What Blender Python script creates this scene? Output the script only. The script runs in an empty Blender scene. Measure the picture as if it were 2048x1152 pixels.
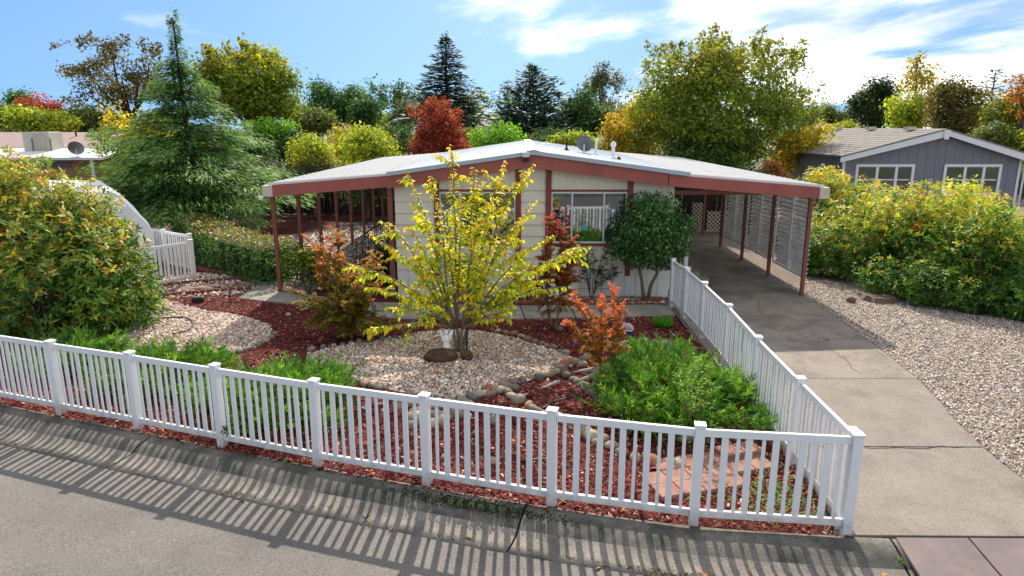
import bpy, bmesh, math, random
import numpy as np
from mathutils import Vector, Matrix, noise

# ------------------------------------------------------------------ camera, sky, sun, exposure
S = bpy.context.scene
COL = S.collection
CAM_H = 4.35
PITCH, YAW, FPX = math.radians(13.313), math.radians(0.6535), 1365.0
cam = bpy.data.cameras.new('camera')
cam_o = bpy.data.objects.new('camera', cam)
COL.objects.link(cam_o)
cam.lens = 24.0; cam.sensor_width = 36.0; cam.clip_end = 3000; cam.clip_start = 0.1
cam_o.location = (0, 0, CAM_H)
cam_o.rotation_euler = (math.pi / 2 - PITCH, 0, YAW)
S.camera = cam_o
S.render.resolution_x, S.render.resolution_y = 1024, 576

SUN_EL, SUN_AZ = math.radians(36.5), math.radians(0.0)     # the sun stands behind the house
W = bpy.data.worlds.new('World'); S.world = W; W.use_nodes = True
wn, wl = W.node_tree.nodes, W.node_tree.links
wn.clear()
w_out = wn.new('ShaderNodeOutputWorld'); w_bg = wn.new('ShaderNodeBackground')
sky = wn.new('ShaderNodeTexSky'); sky.sky_type = 'NISHITA'; sky.sun_disc = False
sky.sun_elevation = SUN_EL; sky.sun_rotation = SUN_AZ
sky.air_density = 1.0; sky.dust_density = 0.15; sky.ozone_density = 2.0
w_bg.inputs['Strength'].default_value = 0.15
def wnode(t, **k):
    n = wn.new(t)
    for a, b in k.items(): setattr(n, a, b)
    return n
def wmath(op, a, b=None, c=None):
    n = wnode('ShaderNodeMath', operation=op)
    for i, x in enumerate((a, b, c)):
        if x is None: continue
        if isinstance(x, (int, float)): n.inputs[i].default_value = x
        else: wl.new(x, n.inputs[i])
    return n.outputs[0]
tc = wnode('ShaderNodeTexCoord')
sep = wnode('ShaderNodeSeparateXYZ'); wl.new(tc.outputs['Generated'], sep.inputs[0])
# the whole sky is read a little higher up than it stands (clear, dry autumn air), evenly all round
zr = wmath('ADD', wmath('MULTIPLY', wmath('MAXIMUM', sep.outputs[2], 0.0), 0.70), 0.30)
cmbv = wnode('ShaderNodeCombineXYZ')
wl.new(sep.outputs[0], cmbv.inputs[0]); wl.new(sep.outputs[1], cmbv.inputs[1]); wl.new(zr, cmbv.inputs[2])
nrmv = wnode('ShaderNodeVectorMath', operation='NORMALIZE'); wl.new(cmbv.outputs[0], nrmv.inputs[0])
wl.new(nrmv.outputs[0], sky.inputs[0])
# clouds: a flat layer high above, banked to the right and thickened overhead
zc = wmath('ADD', wmath('MAXIMUM', sep.outputs[2], 0.0), 0.085)
cx = wmath('DIVIDE', sep.outputs[0], zc); cyy = wmath('DIVIDE', sep.outputs[1], zc)
cv = wnode('ShaderNodeCombineXYZ'); wl.new(cx, cv.inputs[0]); wl.new(cyy, cv.inputs[1])
nz = wnode('ShaderNodeTexNoise'); nz.inputs['Scale'].default_value = 1.0; nz.inputs['Detail'].default_value = 7.0
nz.inputs['Roughness'].default_value = 0.56; nz.inputs['Distortion'].default_value = 0.25
mp = wnode('ShaderNodeMapping'); mp.inputs['Location'].default_value = (1.1, 5.3, 0); mp.inputs['Scale'].default_value = (0.75, 0.34, 1)
wl.new(cv.outputs[0], mp.inputs[0]); wl.new(mp.outputs[0], nz.inputs['Vector'])
bank = wnode('ShaderNodeMapRange', interpolation_type='SMOOTHSTEP')
bank.inputs['From Min'].default_value = -0.7; bank.inputs['From Max'].default_value = 0.7
bank.inputs['To Min'].default_value = -0.13; bank.inputs['To Max'].default_value = 0.09
deck = wmath('ADD', wmath('MULTIPLY_ADD', cyy, -0.19, 1.15), cx)  # thickens the unseen cover overhead and behind, added for ambient fill
wl.new(deck, bank.inputs['Value'])
cl = wmath('ADD', nz.outputs['Fac'], bank.outputs[0])
cr = wnode('ShaderNodeMapRange', interpolation_type='SMOOTHSTEP')
cr.inputs['From Min'].default_value = 0.49; cr.inputs['From Max'].default_value = 0.69
wl.new(cl, cr.inputs['Value'])
tint = wnode('ShaderNodeMix', data_type='RGBA', blend_type='MULTIPLY'); tint.inputs[0].default_value = 1.0
wl.new(sky.outputs[0], tint.inputs[6]); tint.inputs[7].default_value = (0.30, 0.352, 0.365, 1)
nz2 = wnode('ShaderNodeTexNoise'); nz2.inputs['Scale'].default_value = 1.7; nz2.inputs['Detail'].default_value = 5.0
wl.new(mp.outputs[0], nz2.inputs['Vector'])
ccol = wnode('ShaderNodeMix', data_type='RGBA')
cmr = wnode('ShaderNodeMapRange'); cmr.inputs['From Min'].default_value = 0.36; cmr.inputs['From Max'].default_value = 0.62
wl.new(nz2.outputs['Fac'], cmr.inputs['Value']); wl.new(cmr.outputs[0], ccol.inputs[0])
ccol.inputs[6].default_value = (2.2, 2.4, 2.7, 1); ccol.inputs[7].default_value = (5.6, 5.4, 5.1, 1)
cm = wnode('ShaderNodeMix', data_type='RGBA')
wl.new(cr.outputs[0], cm.inputs[0]); wl.new(tint.outputs[2], cm.inputs[6]); wl.new(ccol.outputs[2], cm.inputs[7])
wl.new(cm.outputs[2], w_bg.inputs['Color']); wl.new(w_bg.outputs[0], w_out.inputs['Surface'])

sun = bpy.data.lights.new('sun', 'SUN'); sun.energy = 2.6; sun.angle = math.radians(0.6); sun.color = (1.0, 0.92, 0.79)
sun_o = bpy.data.objects.new('sun', sun); COL.objects.link(sun_o)
sdir = Vector((math.sin(SUN_AZ) * math.cos(SUN_EL), math.cos(SUN_AZ) * math.cos(SUN_EL), math.sin(SUN_EL)))
sun_o.rotation_euler = (-sdir).to_track_quat('-Z', 'Y').to_euler(); sun_o.location = (0, 40, 40)

S.view_settings.view_transform = 'Standard'; S.view_settings.look = 'None'
S.view_settings.exposure = 1.48; S.view_settings.gamma = 1.0
S.render.engine = 'CYCLES'
S.cycles.use_denoising = True
S.cycles.max_bounces = 6; S.cycles.diffuse_bounces = 3; S.cycles.glossy_bounces = 3
S.cycles.transmission_bounces = 4; S.cycles.transparent_max_bounces = 6
S.cycles.sample_clamp_indirect = 6.0

# ------------------------------------------------------------------ where things stand
_c, _s, _cy, _sy = math.cos(PITCH), math.sin(PITCH), math.cos(YAW), math.sin(YAW)
def _ray(u, v):
    x, y = (u - 1024) / FPX, (576 - v) / FPX
    a, b, e = x, _c + y * _s, -_s + y * _c
    return a * _cy - b * _sy, a * _sy + b * _cy, e
def gp(u, v, z=0.0):
    a = _ray(u, v); t = (z - CAM_H) / a[2]
    return Vector((a[0] * t, a[1] * t, z))
def fp(u, v, Y):
    a = _ray(u, v); t = Y / a[1]
    return Vector((a[0] * t, Y, CAM_H + a[2] * t))
def lin(h):
    if isinstance(h, str):
        h = h.lstrip('#'); h = [int(h[i:i + 2], 16) for i in (0, 2, 4)]
    return tuple(((x / 255) / 12.92 if x <= 10 else ((x / 255 + .055) / 1.055) ** 2.4) for x in h)

# ------------------------------------------------------------------ materials
MATS = {}
def _nt(name):
    m = bpy.data.materials.new(name); m.use_nodes = True
    return m, m.node_tree.nodes, m.node_tree.links, m.node_tree.nodes['Principled BSDF']
def surf(name, col, rough=0.7, var=0.12, scale=6.0, bump=0.0, bscale=60.0, spec=0.3, metal=0.0, col2=None, stretch=(1, 1, 1), detail=5.0, c2lo=0.45, c2hi=0.6, c2scale=None, speck=0.0):
    """colour with mottling, optional second colour in patches (stains, moss, wear) and fine relief"""
    m, n, l, b = _nt(name)
    b.inputs['Roughness'].default_value = rough; b.inputs['Metallic'].default_value = metal
    b.inputs['Specular IOR Level'].default_value = spec
    g = n.new('ShaderNodeNewGeometry'); mp = n.new('ShaderNodeMapping'); mp.inputs['Scale'].default_value = stretch
    l.new(g.outputs['Position'], mp.inputs[0])
    t = n.new('ShaderNodeTexNoise'); t.inputs['Scale'].default_value = scale; t.inputs['Detail'].default_value = detail
    t.inputs['Roughness'].default_value = 0.62
    l.new(mp.outputs[0], t.inputs['Vector'])
    r = n.new('ShaderNodeMapRange'); r.inputs['From Min'].default_value = 0.28; r.inputs['From Max'].default_value = 0.72
    r.inputs['To Min'].default_value = 1 - var; r.inputs['To Max'].default_value = 1 + var
    l.new(t.outputs['Fac'], r.inputs['Value'])
    base = None
    if col2 is not None:
        t2 = n.new('ShaderNodeTexNoise'); t2.inputs['Scale'].default_value = c2scale or scale * 0.35; t2.inputs['Detail'].default_value = 6
        t2.inputs['Roughness'].default_value = 0.65
        l.new(mp.outputs[0], t2.inputs['Vector'])
        r2 = n.new('ShaderNodeMapRange'); r2.interpolation_type = 'SMOOTHSTEP'
        r2.inputs['From Min'].default_value = c2lo; r2.inputs['From Max'].default_value = c2hi
        l.new(t2.outputs['Fac'], r2.inputs['Value'])
        mx = n.new('ShaderNodeMix'); mx.data_type = 'RGBA'
        l.new(r2.outputs[0], mx.inputs[0]); mx.inputs[6].default_value = (*col, 1); mx.inputs[7].default_value = (*col2, 1)
        base = mx.outputs[2]
    mul = n.new('ShaderNodeVectorMath'); mul.operation = 'SCALE'
    if base is not None: l.new(base, mul.inputs[0])
    else: mul.inputs[0].default_value = col
    fac = r.outputs[0]
    if speck:
        t3 = n.new('ShaderNodeTexNoise'); t3.inputs['Scale'].default_value = 48; t3.inputs['Detail'].default_value = 2
        l.new(g.outputs['Position'], t3.inputs['Vector'])
        r3 = n.new('ShaderNodeMapRange'); r3.inputs['From Min'].default_value = .3; r3.inputs['From Max'].default_value = .7
        r3.inputs['To Min'].default_value = 1 - speck; r3.inputs['To Max'].default_value = 1 + speck
        l.new(t3.outputs['Fac'], r3.inputs['Value'])
        mm = n.new('ShaderNodeMath'); mm.operation = 'MULTIPLY'; l.new(fac, mm.inputs[0]); l.new(r3.outputs[0], mm.inputs[1]); fac = mm.outputs[0]
    l.new(fac, mul.inputs['Scale'])
    l.new(mul.outputs[0], b.inputs['Base Color'])
    if bump:
        tb = n.new('ShaderNodeTexNoise'); tb.inputs['Scale'].default_value = bscale; tb.inputs['Detail'].default_value = 3
        l.new(mp.outputs[0], tb.inputs['Vector'])
        bp = n.new('ShaderNodeBump'); bp.inputs['Strength'].default_value = bump; bp.inputs['Distance'].default_value = 0.01
        l.new(tb.outputs['Fac'], bp.inputs['Height']); l.new(bp.outputs[0], b.inputs['Normal'])
    MATS[name] = m
    return m
def colmat(name, rough=0.6, transl=0.0, spec=0.3, gain=1.0, vary=0.15):
    """reads the colour each leaf, pebble or chip carries"""
    m, n, l, b = _nt(name)
    at = n.new('ShaderNodeAttribute'); at.attribute_name = 'Col'
    sc = n.new('ShaderNodeVectorMath'); sc.operation = 'SCALE'; sc.inputs['Scale'].default_value = gain
    l.new(at.outputs['Color'], sc.inputs[0])
    l.new(sc.outputs[0], b.inputs['Base Color']); b.inputs['Roughness'].default_value = rough
    b.inputs['Specular IOR Level'].default_value = spec
    if transl:
        tr = n.new('ShaderNodeBsdfTranslucent'); mx = n.new('ShaderNodeMixShader'); mx.inputs[0].default_value = transl
        gm = n.new('ShaderNodeMix'); gm.data_type = 'RGBA'; gm.blend_type = 'MULTIPLY'; gm.inputs[0].default_value = 1.0
        l.new(sc.outputs[0], gm.inputs[6]); gm.inputs[7].default_value = (1.12, 1.16, 0.65, 1)
        l.new(gm.outputs[2], tr.inputs['Color'])
        l.new(b.outputs[0], mx.inputs[1]); l.new(tr.outputs[0], mx.inputs[2])
        l.new(mx.outputs[0], n['Material Output'].inputs['Surface'])
    MATS[name] = m
    return m
def glassmat(name, col, rough=0.03):
    m, n, l, b = _nt(name)
    gl = n.new('ShaderNodeBsdfGlossy'); gl.inputs['Roughness'].default_value = rough; gl.inputs['Color'].default_value = (.9, .95, 1, 1)
    tp = n.new('ShaderNodeBsdfTransparent'); tp.inputs['Color'].default_value = (*col, 1)
    fr = n.new('ShaderNodeFresnel'); fr.inputs['IOR'].default_value = 1.5
    ad = n.new('ShaderNodeMath'); ad.operation = 'MULTIPLY_ADD'; ad.inputs[1].default_value = 1.6; ad.inputs[2].default_value = 0.1
    l.new(fr.outputs[0], ad.inputs[0])
    mx = n.new('ShaderNodeMixShader'); l.new(ad.outputs[0], mx.inputs[0]); l.new(tp.outputs[0], mx.inputs[1]); l.new(gl.outputs[0], mx.inputs[2])
    l.new(mx.outputs[0], n['Material Output'].inputs['Surface'])
    MATS[name] = m
    return m

surf('asphalt', (.168, .154, .141), .9, .14, 0.8, .55, 130, .2, col2=(.14, .128, .119), c2lo=.44, c2hi=.7, c2scale=.55, speck=.3)
surf('curb_concrete', (.175, .16, .135), .9, .22, 3.5, .6, 90, .2, col2=(.075, .075, .066), c2lo=.42, c2hi=.62, c2scale=1.5, speck=.3)
surf('gutter_concrete', (.23, .205, .175), .9, .2, 3.0, .5, 90, .2, col2=(.13, .12, .105), c2lo=.48, c2hi=.68, c2scale=1.2, speck=.25)
surf('concrete', (.235, .202, .173), .88, .13, 1.6, .4, 120, .25, col2=(.17, .145, .122), c2lo=.46, c2hi=.72, c2scale=.9, speck=.2)
surf('old_concrete', (.25, .212, .178), .88, .2, 1.8, .4, 120, .25, col2=(.165, .14, .118), c2lo=.45, c2hi=.62, c2scale=.7, speck=.18)
surf('walk_concrete', (.3, .275, .235), .9, .14, 2.5, .3, 120, .25, col2=(.22, .2, .165), c2scale=1.5, speck=.1)
surf('crack', (.035, .03, .026), .95, .1)
surf('soil', (.075, .045, .035), .95, .3, 8, .5, 50)
surf('ground', (.11, .095, .055), .95, .3, .6, 0, col2=(.06, .085, .03), c2scale=.12)
surf('mulch', (.132, .04, .034), .95, .4, 22, .9, 70, .1, col2=(.055, .015, .014), c2lo=.4, c2hi=.6, c2scale=14)
surf('gravel_bed', (.32, .26, .215), .95, .4, 30, 1.0, 60, .1, col2=(.13, .1, .09), c2lo=.4, c2hi=.55, c2scale=40)
m_ = surf('white_vinyl', (.80, .81, .82), .42, .03, 2.5, 0, spec=.4)
def splash(m, col, hi=.52):
    """dirt splashed up from the soil on the lowest part, in uneven tongues"""
    n, l = m.node_tree.nodes, m.node_tree.links; b = n['Principled BSDF']; src = b.inputs['Base Color'].links[0].from_socket
    g = n.new('ShaderNodeNewGeometry'); sp = n.new('ShaderNodeSeparateXYZ'); l.new(g.outputs['Position'], sp.inputs[0])
    t = n.new('ShaderNodeTexNoise'); t.inputs['Scale'].default_value = 9; t.inputs['Detail'].default_value = 5; l.new(g.outputs['Position'], t.inputs['Vector'])
    a = n.new('ShaderNodeMath'); a.operation = 'MULTIPLY_ADD'; l.new(t.outputs['Fac'], a.inputs[0]); a.inputs[1].default_value = -.55; l.new(sp.outputs[2], a.inputs[2])
    r = n.new('ShaderNodeMapRange'); r.interpolation_type = 'SMOOTHSTEP'; r.inputs['From Min'].default_value = hi - .5; r.inputs['From Max'].default_value = -.32
    r.inputs['To Max'].default_value = .7; l.new(a.outputs[0], r.inputs['Value'])
    mx = n.new('ShaderNodeMix'); mx.data_type = 'RGBA'; l.new(r.outputs[0], mx.inputs[0]); l.new(src, mx.inputs[6]); mx.inputs[7].default_value = (*col, 1)
    l.new(mx.outputs[2], b.inputs['Base Color'])
splash(m_, (.42, .36, .30))
surf('fascia_red', (.36, .105, .085), .6, .08, 2.0, .05, 40, .3, col2=(.315, .092, .075), c2scale=.9)
surf('trim_red', (.23, .055, .045), .6, .08, 2.0, .05, 40, .3)
surf('post_red', (.22, .075, .05), .55, .1, 3.0, 0, spec=.35)
surf('cream', (.76, .71, .57), .65, .05, 1.6, .06, 60, .3, col2=(.7, .65, .51), c2scale=.8)
surf('cream_panel', (.73, .70, .57), .65, .05, 1.6, .06, 60, .3)
surf('skirting', (.75, .75, .70), .6, .06, 1.5, .05, 60, .3, col2=(.63, .62, .54), c2lo=.55, c2hi=.75, c2scale=1.1)
surf('beige_cap', (.58, .52, .41), .6, .1, 6, .1, 40)
surf('roof_metal', (.42, .48, .54), .6, .03, .8, .0, 30, .25, metal=.0, col2=(.395, .45, .51), c2scale=.5)
surf('roof_white', (.74, .73, .71), .5, .05, .8, .04, 30, .4, col2=(.62, .6, .57), c2lo=.5, c2hi=.75, c2scale=.8)
surf('ridge_cap', (.4, .385, .345), .6, .12, 5, .1, 40)
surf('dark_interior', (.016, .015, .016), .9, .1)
surf('curtain', (.35, .36, .42), .9, .12, 3, stretch=(6, 6, .4))
surf('aluminium', (.62, .63, .63), .4, .04, 4, spec=.5)
surf('louvre', (.74, .71, .69), .55, .1, 3, .05, 40, .35, stretch=(1, 1, 6), col2=(.6, .55, .53), c2scale=1.2)
surf('black_metal', (.018, .018, .02), .5, .1)
surf('white_paint', (.75, .75, .73), .5, .05, 4)
surf('dark_wood', (.05, .038, .034), .85, .25, 3, .2, 40, .2, stretch=(6, 6, .5))
surf('bark', (.14, .105, .078), .9, .3, 14, .8, 30, .2, stretch=(1, 1, .25))
surf('pale_bark', (.22, .17, .125), .85, .25, 14, .5, 30, .2, stretch=(1, 1, .25))
surf('dark_bark', (.055, .042, .034), .9, .3, 10, .8, 25, .2, stretch=(1, 1, .25))
surf('red_brick', (.27, .085, .06), .85, .2, 7, .4, 80, .2, col2=(.19, .07, .055), c2scale=3)
surf('edging_brick', (.2, .065, .048), .85, .2, 8, .4, 80, .2)
surf('paver', (.33, .175, .135), .85, .12, 5, .3, 90, .2, col2=(.25, .125, .095), c2scale=2.2)
surf('step_stone', (.19, .115, .088), .9, .18, 5, .4, 60, .2)
surf('driftwood', (.46, .42, .37), .85, .16, 12, .4, 40, .2, stretch=(1, 1, 1))
surf('lava_rock', (.1, .055, .04), .95, .4, 14, 1.0, 30, .1, col2=(.09, .085, .03), c2lo=.5, c2hi=.6, c2scale=7)
surf('statue_white', (.82, .82, .81), .5, .04, 10)
surf('dark_stone', (.06, .065, .07), .7, .3, 14, .3, 40)
surf('hose_black', (.02, .018, .018), .55, .1)
surf('sign_blue', (.02, .05, .25), .5, .05)
surf('grey_siding', (.21, .215, .24), .75, .07, 2.5, .1, 40, .25, stretch=(3, 3, .3))
surf('shingle', (.25, .228, .215), .92, .22, 5, .5, 30, .15, col2=(.2, .182, .172), c2scale=2.5)
surf('pink_shingle', (.35, .26, .24), .92, .2, 5, .5, 30, .15)
surf('white_trim', (.78, .78, .78), .5, .03, 4)
surf('tan_siding', (.38, .22, .1), .8, .14, 3, .1, 40, .2, stretch=(4, 4, .4))
surf('rust_box', (.45, .23, .085), .8, .2, 5, .2, 40)
surf('cooler_beige', (.48, .45, .38), .7, .08, 5)
surf('dish_grey', (.14, .145, .16), .5, .08, 6)
surf('trailer_white', (.76, .78, .83), .35, .03, 2, spec=.5)
surf('ramp_rubber', (.15, .115, .12), .6, .14, 2.2, .25, 70, .4, col2=(.19, .14, .125), c2scale=1.2)
surf('stump', (.13, .095, .07), .95, .35, 12, .8, 30)
surf('hedge_core', (.03, .035, .016), .95, .3, 6)
surf('lamp_glass', (.75, .73, .62), .4, .03)
surf('pot_yellow', (.5, .42, .14), .5, .05)
surf('cyan', (.02, .4, .5), .5, .05)
colmat('leaf', .6, .48, .2, 1.36)
colmat('leaf_glossy', .5, .36, .28, 1.34)
colmat('needle', .6, .32, .2, 1.4)
colmat('pebble', .8, 0, .25)
colmat('chip', .9, 0, .12)
glassmat('glass', (.62, .66, .7))
# ------------------------------------------------------------------ mesh helpers
def link(o, parent=None):
    COL.objects.link(o)
    if parent is not None: o.parent = parent
    return o
def tag(o, label=None, cat=None, group=None, kind=None):
    if label: o['label'] = label
    if cat: o['category'] = cat
    if group: o['group'] = group
    if kind: o['kind'] = kind
    return o
def thing(name, label, cat, loc=(0, 0, 0), rz=0.0, group=None):
    o = bpy.data.objects.new(name, None); o.empty_display_size = .2
    o.location = loc; o.rotation_euler = (0, 0, rz)
    return tag(link(o), label, cat, group)
class MB:
    def __init__(s): s.v = []; s.f = []
    def add(s, vs, fs):
        k = len(s.v); s.v += [tuple(x) for x in vs]; s.f += [tuple(i + k for i in f) for f in fs]; return s
    def box(s, x0, x1, y0, y1, z0, z1, M=None):
        vs = [(x, y, z) for z in (z0, z1) for y in (y0, y1) for x in (x0, x1)]
        if M is not None: vs = [tuple(M @ Vector(v)) for v in vs]
        return s.add(vs, [(0, 2, 3, 1), (4, 5, 7, 6), (0, 1, 5, 4), (1, 3, 7, 5), (3, 2, 6, 7), (2, 0, 4, 6)])
    def bar(s, a, b, w, h, up=(0, 0, 1)):
        """a box of width w and height h from a to b"""
        a, b = Vector(a), Vector(b); d = (b - a).normalized(); up = Vector(up)
        x = d.cross(up).normalized(); y = x.cross(d).normalized()
        vs = [p + x * (i * w / 2) + y * (j * h / 2) for p in (a, b) for j in (-1, 1) for i in (-1, 1)]
        return s.add(vs, [(0, 1, 3, 2), (4, 6, 7, 5), (0, 4, 5, 1), (1, 5, 7, 3), (3, 7, 6, 2), (2, 6, 4, 0)])
    def tube(s, pts, rad, n=6, cap=True):
        pts = [Vector(p) for p in pts]
        if not isinstance(rad, (list, tuple)): rad = [rad] * len(pts)
        k = len(s.v); ref = Vector((0.31, 0.2, 0.93))
        for i, p in enumerate(pts):
            d = (pts[min(i + 1, len(pts) - 1)] - pts[max(i - 1, 0)])
            d = d.normalized() if d.length > 1e-9 else Vector((0, 0, 1))
            x = d.cross(ref)
            if x.length < .1: x = d.cross(Vector((1, 0, 0)))
            x.normalize(); y = d.cross(x)
            for j in range(n):
                a = 2 * math.pi * j / n
                s.v.append(tuple(p + (x * math.cos(a) + y * math.sin(a)) * rad[i]))
        for i in range(len(pts) - 1):
            for j in range(n):
                s.f.append((k + i * n + j, k + i * n + (j + 1) % n, k + (i + 1) * n + (j + 1) % n, k + (i + 1) * n + j))
        if cap:
            s.f.append(tuple(k + j for j in range(n))[::-1]); e = k + (len(pts) - 1) * n
            s.f.append(tuple(e + j for j in range(n)))
        return s
    def lathe(s, prof, n=14, o=(0, 0, 0)):
        k = len(s.v)
        for r, z in prof:
            for j in range(n):
                a = 2 * math.pi * j / n; s.v.append((o[0] + r * math.cos(a), o[1] + r * math.sin(a), o[2] + z))
        for i in range(len(prof) - 1):
            for j in range(n):
                s.f.append((k + i * n + j, k + i * n + (j + 1) % n, k + (i + 1) * n + (j + 1) % n, k + (i + 1) * n + j))
        s.f.append(tuple(k + j for j in range(n))[::-1]); e = k + (len(prof) - 1) * n; s.f.append(tuple(e + j for j in range(n)))
        return s
    def prism(s, pts, z0, z1):
        n = len(pts)
        return s.add([(*p[:2], z0) for p in pts] + [(*p[:2], z1) for p in pts],
                     [tuple(range(n))[::-1], tuple(range(n, 2 * n))] + [(i, (i + 1) % n, n + (i + 1) % n, n + i) for i in range(n)])
    def mesh(s, name, mat, smooth=False, bevel=0.0):
        me = bpy.data.meshes.new(name); me.from_pydata(s.v, [], s.f)
        bm = bmesh.new(); bm.from_mesh(me)
        bmesh.ops.recalc_face_normals(bm, faces=bm.faces)
        if bevel: bmesh.ops.bevel(bm, geom=bm.edges[:], offset=bevel, segments=1, affect='EDGES', profile=.5)
        bm.to_mesh(me); bm.free()
        if smooth: me.polygons.foreach_set('use_smooth', [True] * len(me.polygons))
        me.materials.append(MATS[mat]); me.update()
        return me
    def build(s, name, mat, parent=None, smooth=False, bevel=0.0, loc=(0, 0, 0)):
        o = bpy.data.objects.new(name, s.mesh(name, mat, smooth, bevel)); o.location = loc
        return link(o, parent)
def ob(name, me, parent=None, loc=(0, 0, 0), rot=(0, 0, 0), sc=(1, 1, 1)):
    o = bpy.data.objects.new(name, me); o.location = loc; o.rotation_euler = rot; o.scale = sc
    return link(o, parent)
def copy_tree(o, parent=None):
    c = o.copy(); COL.objects.link(c); c.parent = parent
    for ch in list(o.children):
        copy_tree(ch, c)
    return c
def scatter(name, tv, tf, pos, A, B, N, cols, mat, parent=None, smooth=False):
    """one mesh of many small pieces: template vertices tv placed with axes A, B, N (already scaled)"""
    tv = np.asarray(tv, np.float32); n, k = len(pos), len(tv)
    V = pos[:, None, :] + tv[None, :, 0:1] * A[:, None, :] + tv[None, :, 1:2] * B[:, None, :] + tv[None, :, 2:3] * N[:, None, :]
    me = bpy.data.meshes.new(name)
    V = V.reshape(-1, 3).astype(np.float32)
    fl = np.array([i for f in tf for i in f], np.int64); ln = np.array([len(f) for f in tf], np.int64)
    off = (np.arange(n) * k)[:, None]
    L = (fl[None, :] + off).reshape(-1).astype(np.int32)
    LT = np.tile(ln, n).astype(np.int32); LS = np.concatenate(([0], np.cumsum(LT)[:-1])).astype(np.int32)
    me.vertices.add(len(V)); me.vertices.foreach_set('co', V.reshape(-1))
    me.loops.add(len(L)); me.loops.foreach_set('vertex_index', L)
    me.polygons.add(len(LT)); me.polygons.foreach_set('loop_start', LS); me.polygons.foreach_set('loop_total', LT)
    if smooth: me.polygons.foreach_set('use_smooth', np.ones(len(LT), bool))
    ca = me.attributes.new('Col', 'FLOAT_COLOR', 'POINT')
    cc = np.ones((n, k, 4), np.float32); cc[:, :, :3] = np.asarray(cols, np.float32)[:, None, :]
    ca.data.foreach_set('color', cc.reshape(-1))
    me.update(calc_edges=True); me.validate()
    me.materials.append(MATS[mat])
    o = bpy.data.objects.new(name, me)
    return link(o, parent)
def unit(a): return a / np.maximum(np.linalg.norm(a, axis=1, keepdims=True), 1e-9)
def rot_frames(rng, n, flat=0.0):
    """random frames; flat > 0 keeps the third axis near vertical"""
    N = rng.normal(size=(n, 3)); N[:, 2] = np.abs(N[:, 2]) + flat; N = unit(N)
    A = unit(np.cross(N, rng.normal(size=(n, 3)))); B = np.cross(N, A)
    return A, B, N
def in_poly(P, poly):
    x, y = P[:, 0], P[:, 1]; ins = np.zeros(len(P), bool); n = len(poly); j = n - 1
    for i in range(n):
        xi, yi, xj, yj = poly[i][0], poly[i][1], poly[j][0], poly[j][1]
        c = ((yi > y) != (yj > y)) & (x < (xj - xi) * (y - yi) / (yj - yi + 1e-12) + xi)
        ins ^= c; j = i
    return ins
def fill(poly, dens, rng):
    p = np.array([q[:2] for q in poly]); lo, hi = p.min(0), p.max(0)
    n = int(dens * (hi - lo).prod()); q = lo + rng.random((n, 2)) * (hi - lo)
    return q[in_poly(q, p)]
def smooth_loop(pts, it=2):
    for _ in range(it):
        q = []
        for i in range(len(pts)):
            a, b = Vector(pts[i]), Vector(pts[(i + 1) % len(pts)])
            q += [a * .75 + b * .25, a * .25 + b * .75]
        pts = q
    return pts
def sheet(name, pts, z, mat, parent=None, kind=None):
    me = bpy.data.meshes.new(name); me.from_pydata([(p[0], p[1], z) for p in pts], [], [tuple(range(len(pts)))])
    bm = bmesh.new(); bm.from_mesh(me); bmesh.ops.triangulate(bm, faces=bm.faces)
    for f in bm.faces:
        if f.normal.z < 0: f.normal_flip()
    bm.to_mesh(me); bm.free(); me.materials.append(MATS[mat])
    o = link(bpy.data.objects.new(name, me), parent)
    if kind: o['kind'] = kind
    return o
ICO_V, ICO_F = None, None
def _ico(sub):
    bm = bmesh.new(); bmesh.ops.create_icosphere(bm, subdivisions=sub, radius=1.0)
    v = [tuple(x.co) for x in bm.verts]; f = [tuple(q.index for q in p.verts) for p in bm.faces]; bm.free(); return v, f
ICO_V, ICO_F = _ico(1)
OCT_V = [(1, 0, 0), (0, 1, 0), (-1, 0, 0), (0, -1, 0), (0, 0, 1)]
OCT_F = [(0, 1, 4), (1, 2, 4), (2, 3, 4), (3, 0, 4)]
_p5 = [(math.cos(1.2566 * i), math.sin(1.2566 * i)) for i in range(5)]
PEN_V = [(x, y, -.15) for x, y in _p5] + [(x * .62 + .08, y * .62, .75) for x, y in _p5]
PEN_F = [(i, (i + 1) % 5, 5 + (i + 1) % 5, 5 + i) for i in range(5)] + [(5, 6, 7, 8, 9)]
def pick(rng, n, pal, jit=0.16):
    """n colours out of a weighted palette, each a little different"""
    w = np.array([p[0] for p in pal], float); c = np.array([lin(p[1]) for p in pal])
    k = rng.choice(len(pal), n, p=w / w.sum())
    return np.clip(c[k] * (1 + rng.normal(0, jit, (n, 1))) * (1 + rng.normal(0, jit * .35, (n, 3))), .002, .9)

# ------------------------------------------------------------------ the setting
sheet('ground', [(-500, -60), (500, -60), (500, 900), (-500, 900)], -0.16, 'ground', kind='structure')

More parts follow.
